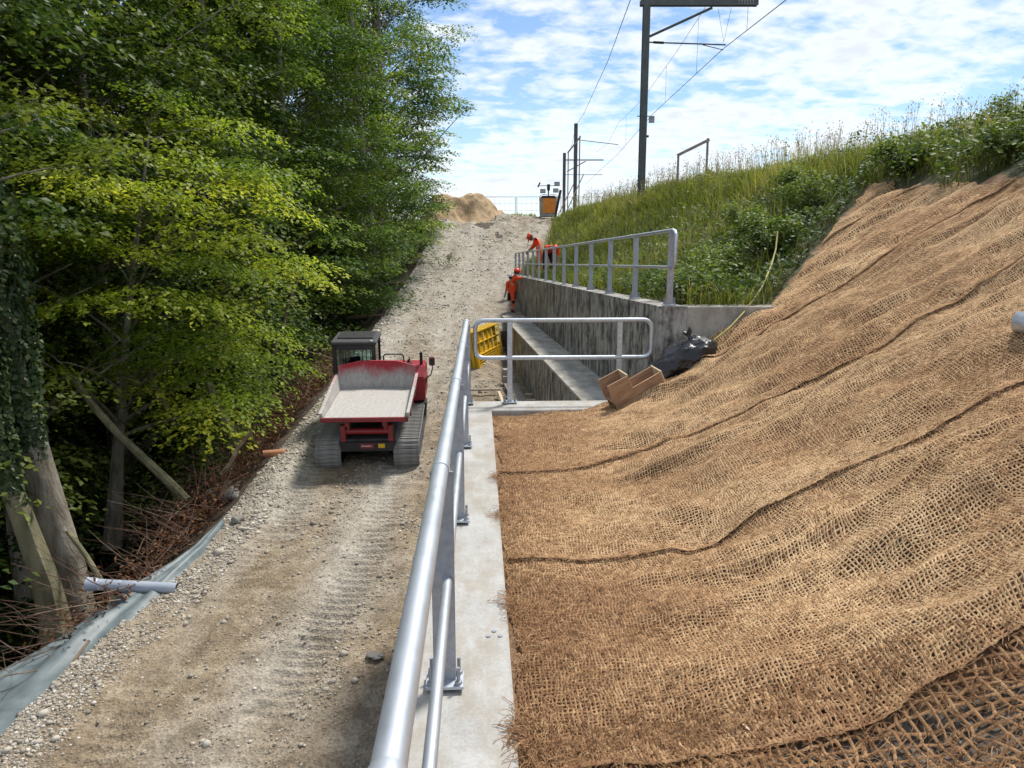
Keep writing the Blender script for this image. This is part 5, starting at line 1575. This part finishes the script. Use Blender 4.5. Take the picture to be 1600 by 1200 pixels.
crowns = {
    'tall': beech_crown('crown', 21, 19, 2.6, 4.2, 215, 300, M['beech'], 0.128, side=0.0, clump=0.86, flat=0.26),
    'tall2': beech_crown('crown', 22, 18.5, 2.6, 4.4, 210, 280, M['darkleaf'], 0.14, clump=0.92, flat=0.28),
    'bright': beech_crown('crown', 23, 9.2, 2.3, 3.3, 74, 430, M['beech_sunlit'], 0.11, side=-0.3, flat=0.17, clump=1.0),
    'low': beech_crown('crown', 24, 5.8, 0.2, 2.5, 70, 210, M['beech'], 0.115, side=0.0, clump=0.75, lowfull=0.9),
    'airy': beech_crown('crown', 25, 20, 2.4, 4.4, 200, 260, M['beech'], 0.15, side=0.0, clump=0.95, flat=0.3),
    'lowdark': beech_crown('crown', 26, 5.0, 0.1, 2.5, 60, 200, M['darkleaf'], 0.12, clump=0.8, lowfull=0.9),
}
trunks = {k: trunk_mesh(40 + i, {'tall': 18.5, 'tall2': 17.5, 'bright': 8.7, 'low': 5.6, 'airy': 19.5, 'lowdark': 4.7}[k],
                        {'tall': .26, 'tall2': .24, 'bright': .13, 'low': .07, 'airy': .24, 'lowdark': .06}[k]) for i, k in enumerate(crowns)}
def tree(kind, X, Y, rz, sc, label, z=None, tilt=(0, 0), name='beech_tree', cat='tree', group='trees of the wooded ravine'):
    zz_ = (gz(X, Y) if z is None else z)
    t = empty(name, (X, Y, zz_ - 0.15), 0, label, cat, group, rot=(R(tilt[0]), R(tilt[1]), R(rz)))
    t.scale = (sc, sc, sc)
    o = mesh_obj('trunk', trunks[kind], None, t)
    cm, wm = crowns[kind]
    c_ = mesh_obj('crown', cm, None, t)
    mesh_obj('limbs', wm, None, c_)
    return t

# trees one can tell apart
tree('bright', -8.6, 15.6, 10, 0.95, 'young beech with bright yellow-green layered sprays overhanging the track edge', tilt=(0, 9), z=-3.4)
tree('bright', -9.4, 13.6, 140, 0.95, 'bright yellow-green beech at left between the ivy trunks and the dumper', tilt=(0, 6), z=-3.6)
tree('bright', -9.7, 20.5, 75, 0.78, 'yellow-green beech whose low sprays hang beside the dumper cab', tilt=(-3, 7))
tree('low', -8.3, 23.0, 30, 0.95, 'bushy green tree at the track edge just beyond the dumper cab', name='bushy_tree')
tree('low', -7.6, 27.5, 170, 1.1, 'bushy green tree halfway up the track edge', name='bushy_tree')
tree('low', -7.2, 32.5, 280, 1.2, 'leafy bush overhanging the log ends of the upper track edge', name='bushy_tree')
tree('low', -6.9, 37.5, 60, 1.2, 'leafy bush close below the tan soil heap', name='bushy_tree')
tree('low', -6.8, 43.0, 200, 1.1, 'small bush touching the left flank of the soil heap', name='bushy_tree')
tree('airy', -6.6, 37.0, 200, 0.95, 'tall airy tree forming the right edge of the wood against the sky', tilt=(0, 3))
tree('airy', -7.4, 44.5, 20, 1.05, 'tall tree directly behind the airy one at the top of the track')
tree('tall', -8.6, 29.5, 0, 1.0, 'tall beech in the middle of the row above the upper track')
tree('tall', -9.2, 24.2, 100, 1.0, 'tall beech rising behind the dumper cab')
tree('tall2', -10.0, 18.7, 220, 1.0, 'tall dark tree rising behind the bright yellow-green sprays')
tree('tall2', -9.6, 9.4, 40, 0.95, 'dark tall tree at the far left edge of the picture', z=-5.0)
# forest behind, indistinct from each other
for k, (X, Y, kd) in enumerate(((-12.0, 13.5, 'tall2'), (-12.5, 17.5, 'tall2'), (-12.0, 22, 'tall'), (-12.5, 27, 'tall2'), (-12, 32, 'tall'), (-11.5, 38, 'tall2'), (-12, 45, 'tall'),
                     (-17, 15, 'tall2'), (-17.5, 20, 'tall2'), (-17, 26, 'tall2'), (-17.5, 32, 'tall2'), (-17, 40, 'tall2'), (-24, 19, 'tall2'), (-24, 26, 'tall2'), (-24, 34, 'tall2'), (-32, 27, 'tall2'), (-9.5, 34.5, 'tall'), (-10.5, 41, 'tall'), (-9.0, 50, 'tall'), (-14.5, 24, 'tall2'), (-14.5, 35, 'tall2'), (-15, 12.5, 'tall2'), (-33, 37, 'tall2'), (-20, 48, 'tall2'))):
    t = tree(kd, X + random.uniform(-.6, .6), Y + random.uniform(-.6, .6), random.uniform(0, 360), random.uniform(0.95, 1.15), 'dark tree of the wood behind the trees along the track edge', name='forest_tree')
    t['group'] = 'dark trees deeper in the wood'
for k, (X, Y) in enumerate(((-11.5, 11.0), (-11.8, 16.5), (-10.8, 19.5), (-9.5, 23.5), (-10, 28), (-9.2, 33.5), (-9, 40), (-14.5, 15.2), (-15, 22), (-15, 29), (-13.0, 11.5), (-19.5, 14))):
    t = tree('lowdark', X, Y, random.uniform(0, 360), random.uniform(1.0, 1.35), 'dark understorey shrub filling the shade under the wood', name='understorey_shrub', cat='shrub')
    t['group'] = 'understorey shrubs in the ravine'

# the two ivy-clad trunks at the left
def ivy_mesh(seed, H, h0, r, n, lean, bulge=0.5):
    g = np.random.default_rng(seed)
    f = g.random(n); z = h0 + (H - h0) * f; a = g.uniform(0, 6.283, n)
    rr = (r + bulge * (0.35 + 0.65 * np.clip(fbm(a * 1.2, z * 0.7 + seed, 3) + 0.5, 0, 1.2)) * np.clip((z - h0) / 3.0, 0.05, 1)) * np.sqrt(g.uniform(0.45, 1, n))
    C = np.stack([np.cos(a) * rr + lean[0] * z / H, np.sin(a) * rr + lean[1] * z / H, z], -1)
    D = np.stack([np.cos(a) * .3 + g.normal(0, .5, n), np.sin(a) * .3 + g.normal(0, .5, n), -0.8 + g.normal(0, .4, n)], -1)
    Nn = np.stack([np.cos(a), np.sin(a), 0.55 + g.normal(0, .35, n)], -1) + g.normal(0, .25, (n, 3))
    L = 0.10 * g.uniform(0.6, 1.2, n)
    return leaf_mesh('ivy', *leaf_quads(C, D, Nn, L, L * 0.85, g.normal(0.5, 0.22, n), g), M['ivy'])
for (px, py, Y, H, r, lean, lab, sd_, nl, mt_) in (
        (130, 968, 10.9, 13, 0.25, (-3.0, 1.2), 'thick grey tree trunk clad in ivy beside the drain pipe', 51, 15000, 'bark'),
        (100, 990, 10.4, 12, 0.17, (-3.0, 0.4), 'slimmer ivy-covered trunk left of the thick grey one', 52, 13000, 'moss')):
    b = P(px, py, Y)
    t = empty('ivy_clad_tree', b, 0, lab, 'tree', 'ivy-clad trunks at the left')
    tm = trunk_mesh(sd_, H, r, lean, mt_, 1.5, 0.05)
    mesh_obj('trunk', tm, None, t)
    mesh_obj('ivy', ivy_mesh(sd_, H, 2.5 if sd_ == 51 else 2.0, r * 0.7, nl, lean, 0.75), None, t)

# bare leaning stems at the wood edge
def stem(a, b, r0, r1, label, mat='bark', sag=0.15):
    a = Vector(a); b = Vector(b); pts = []; rs = []
    for k in range(9):
        t = k / 8; p = a.lerp(b, t); p.z -= sag * math.sin(math.pi * t); p.x += 0.03 * math.sin(7 * t)
        pts.append(p); rs.append(r0 + (r1 - r0) * t)
    return tag(MB().tube(pts, rs, 8).build('leaning_stem', M[mat], None, True), label, 'tree stem', 'leaning stems at the edge of the wood')
stem(P(292, 782, 12.9), P(108, 588, 13.8), 0.085, 0.06, 'long bare stem leaning left out of the brushwood', 'moss', 0.1)
stem(P(372, 700, 14.6), P(325, 598, 15.4), 0.11, 0.08, 'short mossy stem leaning left above the boulder', 'moss', 0.03)
stem(P(275, 670, 15.0), P(228, 565, 15.6), 0.07, 0.05, 'thin mossy stem in shade left of the short one', 'moss', 0.03)
stem(P(345, 742, 13.4), P(392, 675, 13.9), 0.05, 0.035, 'pale broken branch leaning right by the boulder', 'twig', 0.0)
stem(P(425, 560, 19.0), P(470, 425, 20.0), 0.045, 0.02, 'thin pale dead stem rising in front of the dark gap', 'twig', 0.0)
stem(P(105, 830, 10.8), P(215, 990, 10.3), 0.035, 0.05, 'thin stem slanting beside the ivy trunks', 'moss', 0.0)

# brushwood: a tangle nobody could count
def brush():
    g = np.random.default_rng(77); m = MB()
    for k in range(760):
        t = g.random(); Y = 8.0 + 16.0 * t ** 0.8
        d = abs(g.normal(0.55, 0.55)) + 0.05
        X = float(road_left(Y)) - d
        L = g.uniform(0.35, 1.5); a = g.uniform(0, 6.283); el = g.uniform(-0.25, 0.75)
        p = Vector((X, Y, gz(X, Y) + g.uniform(-0.05, 0.25)))
        dv = Vector((math.cos(a) * math.cos(el), math.sin(a) * math.cos(el), math.sin(el)))
        if p.x + dv.x * L > road_left(Y) + 0.05: dv.x = -abs(dv.x)
        bend = Vector((g.normal(0, .15), g.normal(0, .15), g.normal(0, .12)))
        r = g.uniform(0.004, 0.014)
        pts = [p + dv * L * q + bend * L * q * q for q in (0, .35, .7, 1)]
        m.tube(pts, [r, r * .8, r * .6, r * .3], 4, cap=False, mi=int(g.random() < 0.35))
        for _ in range(2):
            q0 = pts[g.integers(1, 3)]; sv_ = (dv + Vector(g.normal(0, .6, 3))).normalized() * L * 0.4
            m.tube([q0, q0 + sv_ * .5, q0 + sv_ + Vector((0, 0, -.05))], [r * .5, r * .4, r * .2], 3, cap=False, mi=int(g.random() < 0.35))
    o = m.build('brushwood', [M['twig_red'], M['twig']]); tag(o, 'tangle of dead reddish-brown branches along the outer track edge', 'brushwood', kind='stuff')
    n = 9000; t = g.random(n); Y = 8.5 + 15.5 * t ** 0.8
    X = road_left(Y) - np.abs(g.normal(0.6, 0.55, n)) - 0.05
    C = np.stack([X, Y, left_z(X, Y) + np.abs(g.normal(0, 0.32, n)) - 0.02], -1)
    L = g.uniform(0.04, 0.09, n)
    me = leaf_mesh('dead_leaves', *leaf_quads(C, g.normal(0, 1, (n, 3)), g.normal(0, 1, (n, 3)), L, L * 0.5, g.random(n), g), M['deadleaf'])
    tag(mesh_obj('dead_leaves', me), 'brown dead leaves hanging in the brushwood', 'leaves', kind='stuff')
brush()

# ------------------------------------------------------------------ meadow and brambles on the embankment
def veg_ok(X, Y):
    """where plants grow: beyond the wall, and above the top hem of the coir"""
    return (((Y > 10.0) & (X > wall_x(np.minimum(Y, 35)) + 0.45) & ((X - 3.25) - 0.83 * (Y - 9.9) < 0)) | (X > COIR_TOP + 0.05 + 0.15 * np.sin(Y * 4))
            | ((X > COIR_TOP - 0.6) & (Y > 13.0) & ((X - 3.25) - 0.83 * (Y - 9.9) < 0.0)))
def veg_z(X, Y): return np.where(Y < 9.92, soil_a(X, Y), soil_b(X, Y))
def blades(name, n, gen, mat, hmin, hmax, w, lean=0.35, seed=3, tint_mu=0.5):
    g = np.random.default_rng(seed)
    X, Y = gen(g, n); k_ = veg_ok(X, Y); X, Y = X[k_], Y[k_]; n = len(X)
    Z = veg_z(X, Y) - 0.02
    Hh = g.uniform(hmin, hmax, n) * (0.75 + 0.7 * np.clip(fbm(X * .6, Y * .6, 3) + .4, 0, 1))
    a = g.uniform(0, 6.283, n); ln = np.abs(g.normal(lean, lean * .6, n))
    far = np.interp(Y, [8, 20, 45], [1.0, 1.5, 2.6])
    wv = w * g.uniform(.6, 1.3, n) * far
    dx, dy = np.cos(a), np.sin(a)
    sx, sy = -dy, dx
    V = np.zeros((n, 7, 3)); 
    for q, (t, ww) in enumerate(((0, 1.0), (.4, .85), (.75, .55))):
        bend = ln * Hh * t ** 1.8
        zt = Z + Hh * t * (1 - .25 * ln * t)
        V[:, 2 * q] = np.stack([X + dx * bend - sx * wv * ww, Y + dy * bend - sy * wv * ww, zt], -1)
        V[:, 2 * q + 1] = np.stack([X + dx * bend + sx * wv * ww, Y + dy * bend + sy * wv * ww, zt], -1)
    bend = ln * Hh
    V[:, 6] = np.stack([X + dx * bend * 1.15, Y + dy * bend * 1.15, Z + Hh * (1 - .3 * ln)], -1)
    i = np.arange(n)[:, None] * 7
    F = np.concatenate([i + np.array(q) for q in ((0, 1, 3), (0, 3, 2), (2, 3, 5), (2, 5, 4), (4, 5, 6))])
    me = np_mesh(name, V.reshape(-1, 3), F, True)
    tn = np.clip(tint_mu + 0.55 * fbm(X * .5 + 7, Y * .5, 3) + g.normal(0, .16, n), 0, 1)
    add_attr(me, 'tint', np.repeat(tn, 7)); me.materials.append(mat)
    return mesh_obj(name, me)
def gen_slope(g, n):
    Y = 10.0 + 40 * g.random(n) ** 1.7
    X = wall_x(np.minimum(Y, 35)) + 0.4 + 8.5 * g.random(n)
    return X, Y
def gen_crest(g, n):
    Y = 4.0 + 44 * g.random(n) ** 1.4
    X = 1.3 - .0758 * np.maximum(0, Y - 9.8) + np.interp(Y, [8, 28], [5.3, 4.6]) + 3.2 * g.random(n)
    return X, Y
def keep_grass(gen, lo, hi, ramp_):
    """thin the grass where brambles have taken over"""
    def f(g, n):
        X, Y = gen(g, n)
        br = np.exp(-((Y - 12.0) / 4.0) ** 2)
        keep_ = g.random(n) > br * 0.78
        return X[keep_], Y[keep_]
    return f
tag(blades('meadow_grass', 46000, keep_grass(gen_slope, 0, 0, 0), M['grass'], 0.22, 0.55, 0.006, 0.5, 3, 0.30), 'long meadow grass covering the embankment', 'grass', kind='stuff')
tag(blades('crest_grass', 26000, gen_crest, M['grass'], 0.30, 0.70, 0.006, 0.40, 4, 0.45), 'tall sunlit grass along the top of the embankment', 'grass', kind='stuff')
def crest_tufts():
    g = np.random.default_rng(33); n = 2600
    X = np.where(g.random(n) < 0.6, g.uniform(-3.4, 1.7, n), g.uniform(-0.3, 1.6, n)); Y = 53.0 + g.random(n) * 3.5
    c = fbm(X * 1.4, Y * 0.8, 3) > -0.05; X, Y = X[c], Y[c]; n = len(X)
    Z = road_zf(X, Y) - 0.02; Hh = g.uniform(0.08, 0.38, n); a = g.uniform(0, 6.28, n)
    D = np.stack([np.cos(a) * .35, np.sin(a) * .35, np.ones(n)], -1)
    C = np.stack([X, Y, Z + Hh * .45], -1)
    me = leaf_mesh('verge_tufts', *leaf_quads(C, D, np.stack([np.sin(a), -np.cos(a), a * 0], -1), Hh, np.full(n, .03), g.random(n), g), M['grass'])
    tag(mesh_obj('verge_tufts', me), 'short grass tufts on the crest of the track below the fence', 'grass', kind='stuff')
crest_tufts()
def seed_heads():
    g = np.random.default_rng(9); n = 1000
    X, Y = gen_crest(g, n); k_ = veg_ok(X, Y); X, Y = X[k_] + 0.3, Y[k_]; n = len(X)
    Z = veg_z(X, Y); m = MB()
    V, F, T_ = [], [], []; off = 0
    Hh = g.uniform(0.55, 1.05, n) * np.interp(Y, [10, 20], [0.75, 1.0]); a = g.uniform(0, 6.283, n)
    w = 0.0035 * np.interp(Y, [8, 20, 45], [1, 1.7, 3.2])
    tip = np.stack([X + np.cos(a) * .14 * Hh, Y + np.sin(a) * .14 * Hh, Z + Hh], -1)
    base = np.stack([X, Y, Z], -1)
    s_ = np.stack([w, w * 0, w * 0], -1)
    V = np.stack([base - s_, base + s_, tip + s_ * .6, tip - s_ * .6], 1).reshape(-1, 3)
    i = np.arange(n)[:, None] * 4; F = np.concatenate([i + np.array([0, 1, 2]), i + np.array([0, 2, 3])])
    k = 10; ii = np.repeat(np.arange(n), k); nn = len(ii)
    C = tip[ii] + g.normal(0, 1, (nn, 3)) * np.array([.035, .035, .08]) * np.interp(Y[ii], [8, 45], [1, 1.6])[:, None]
    L = 0.035 * g.uniform(.6, 1.4, nn) * np.interp(Y[ii], [8, 20, 45], [1, 1.4, 2.2])
    V2, F2, T2 = leaf_quads(C, g.normal(0, .5, (nn, 3)) + np.array([0, 0, 1.]), g.normal(0, 1, (nn, 3)), L, L * .4, g.random(nn), g)
    me = leaf_mesh('grass_seed_heads', np.concatenate([V, V2]), np.concatenate([F, F2 + len(V)]), np.concatenate([np.full(len(V), .5), T2]), M['seed'])
    tag(mesh_obj('grass_seed_heads', me), 'dry grass stems with seed heads against the sky', 'grass', kind='stuff')
seed_heads()

# ground cover of brambles and nettles
def bramble_cover():
    g = np.random.default_rng(15)
    Vs, Fs, Ts = [], [], []; off = 0
    n = 80000
    Y = 4.5 + 26 * g.random(n) ** 1.5; X = wall_x(Y) + 0.5 + 7.5 * g.random(n)
    dens_ = np.exp(-((Y - 11.5) / 4.6) ** 2) + 0.12
    k_ = veg_ok(X, Y) & (g.random(n) < dens_) ; X, Y = X[k_], Y[k_]; n = len(X)
    bump_ = np.clip(fbm(X * 1.1, Y * 1.1, 3) + 0.45, 0.05, 1.2)
    Z = veg_z(X, Y) + (0.08 + 0.62 * bump_) * g.random(n) ** 0.5
    C = np.stack([X - 0.15 * bump_, Y, Z], -1)
    Nn = np.stack([-0.45 + g.normal(0, .45, n), -0.25 + g.normal(0, .45, n), np.ones(n)], -1)
    D = np.stack([g.normal(0, 1, n), g.normal(0, 1, n), g.normal(-.3, .3, n)], -1)
    L = g.uniform(.05, .105, n)
    tn = 0.25 + 0.45 * bump_ + g.normal(0, .16, n)
    me = leaf_mesh('bramble_cover', *leaf_quads(C, D, Nn, L, L * .72, tn, g), M['bramble'])
    tag(mesh_obj('bramble_cover', me), 'dark bramble and nettle cover on the bank beside the coir', 'brambles', kind='stuff')
bramble_cover()

def bush_mesh(seed, n, R_, Hh, leaf):
    g = np.random.default_rng(seed)
    ns = 26; V = []; canes = MB()
    C = []; D = []
    for k in range(ns):
        a = g.uniform(0, 6.283); L = R_ * g.uniform(.6, 1.15); h = Hh * g.uniform(.5, 1.1)
        t = np.linspace(0, 1, 8)
        p = np.stack([np.cos(a) * L * t, np.sin(a) * L * t, h * np.sin(t * 2.3) / 0.95], -1)
        canes.tube([Vector(q) for q in p], [0.008 * (1 - .7 * q) for q in t], 4, cap=False)
        m = n // ns; u = g.uniform(.15, 1, m)
        C.append(np.stack([np.interp(u, t, p[:, i]) for i in range(3)], -1) + g.normal(0, .07, (m, 3)))
        D.append(np.stack([np.cos(a) + g.normal(0, .8, m), np.sin(a) + g.normal(0, .8, m), -.3 + g.normal(0, .3, m)], -1))
    C = np.concatenate(C); D = np.concatenate(D); m = len(C)
    Nn = np.stack([g.normal(0, .5, m), g.normal(0, .5, m), np.ones(m)], -1); L = leaf * g.uniform(.6, 1.25, m)
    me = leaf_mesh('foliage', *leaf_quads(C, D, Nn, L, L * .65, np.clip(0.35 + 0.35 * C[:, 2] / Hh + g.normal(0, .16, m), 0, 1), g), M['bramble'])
    cm = canes.mesh('canes', True); cm.materials.append(M['twig']); return me, cm
bm1, bm2 = bush_mesh(61, 3200, 0.85, 0.75, .085), bush_mesh(62, 2800, 0.7, 0.95, .07)
spots = [(4.2, 12.5, 0, 0.8, 'dark bramble bush at the corner where coir meets the bank'), (5.2, 13.7, 1, 0.75, 'bramble bush above the corner one beside the upper coir hem'),
         (6.3, 12.6, 0, 0.7, 'large dark bramble bush on top of the coir hem'), (6.5, 10.3, 1, 0.55, 'leafy bramble bush above the torn coir hem'),
         (6.6, 9.0, 0, 0.55, 'bramble bush at the upper right above the coir'), (3.2, 12.0, 1, 0.8, 'low bramble bush beside the hose'),
         (2.7, 11.3, 0, 0.7, 'low bramble bush behind the end of the upper railing'), (4.5, 15.2, 1, 0.7, 'bush of pale-tipped leaves in the middle of the bank'),
         (5.8, 15.8, 0, 0.7, 'rounded bush near the crest below the timber frame'), (7.3, 11.4, 1, 0.6, 'tall weedy bush breaking the skyline at right')]
for (X, Y, k, sc, lab) in spots:
    b = empty('bramble_bush', (X, Y, float(veg_z(X, Y)) - 0.03), random.uniform(0, 6), lab, 'bush', 'bramble bushes on the bank')
    b.scale = (sc,) * 3
    me_, cm_ = (bm1, bm2)[k]
    f_ = mesh_obj('foliage', me_, None, b); mesh_obj('canes', cm_, None, b)
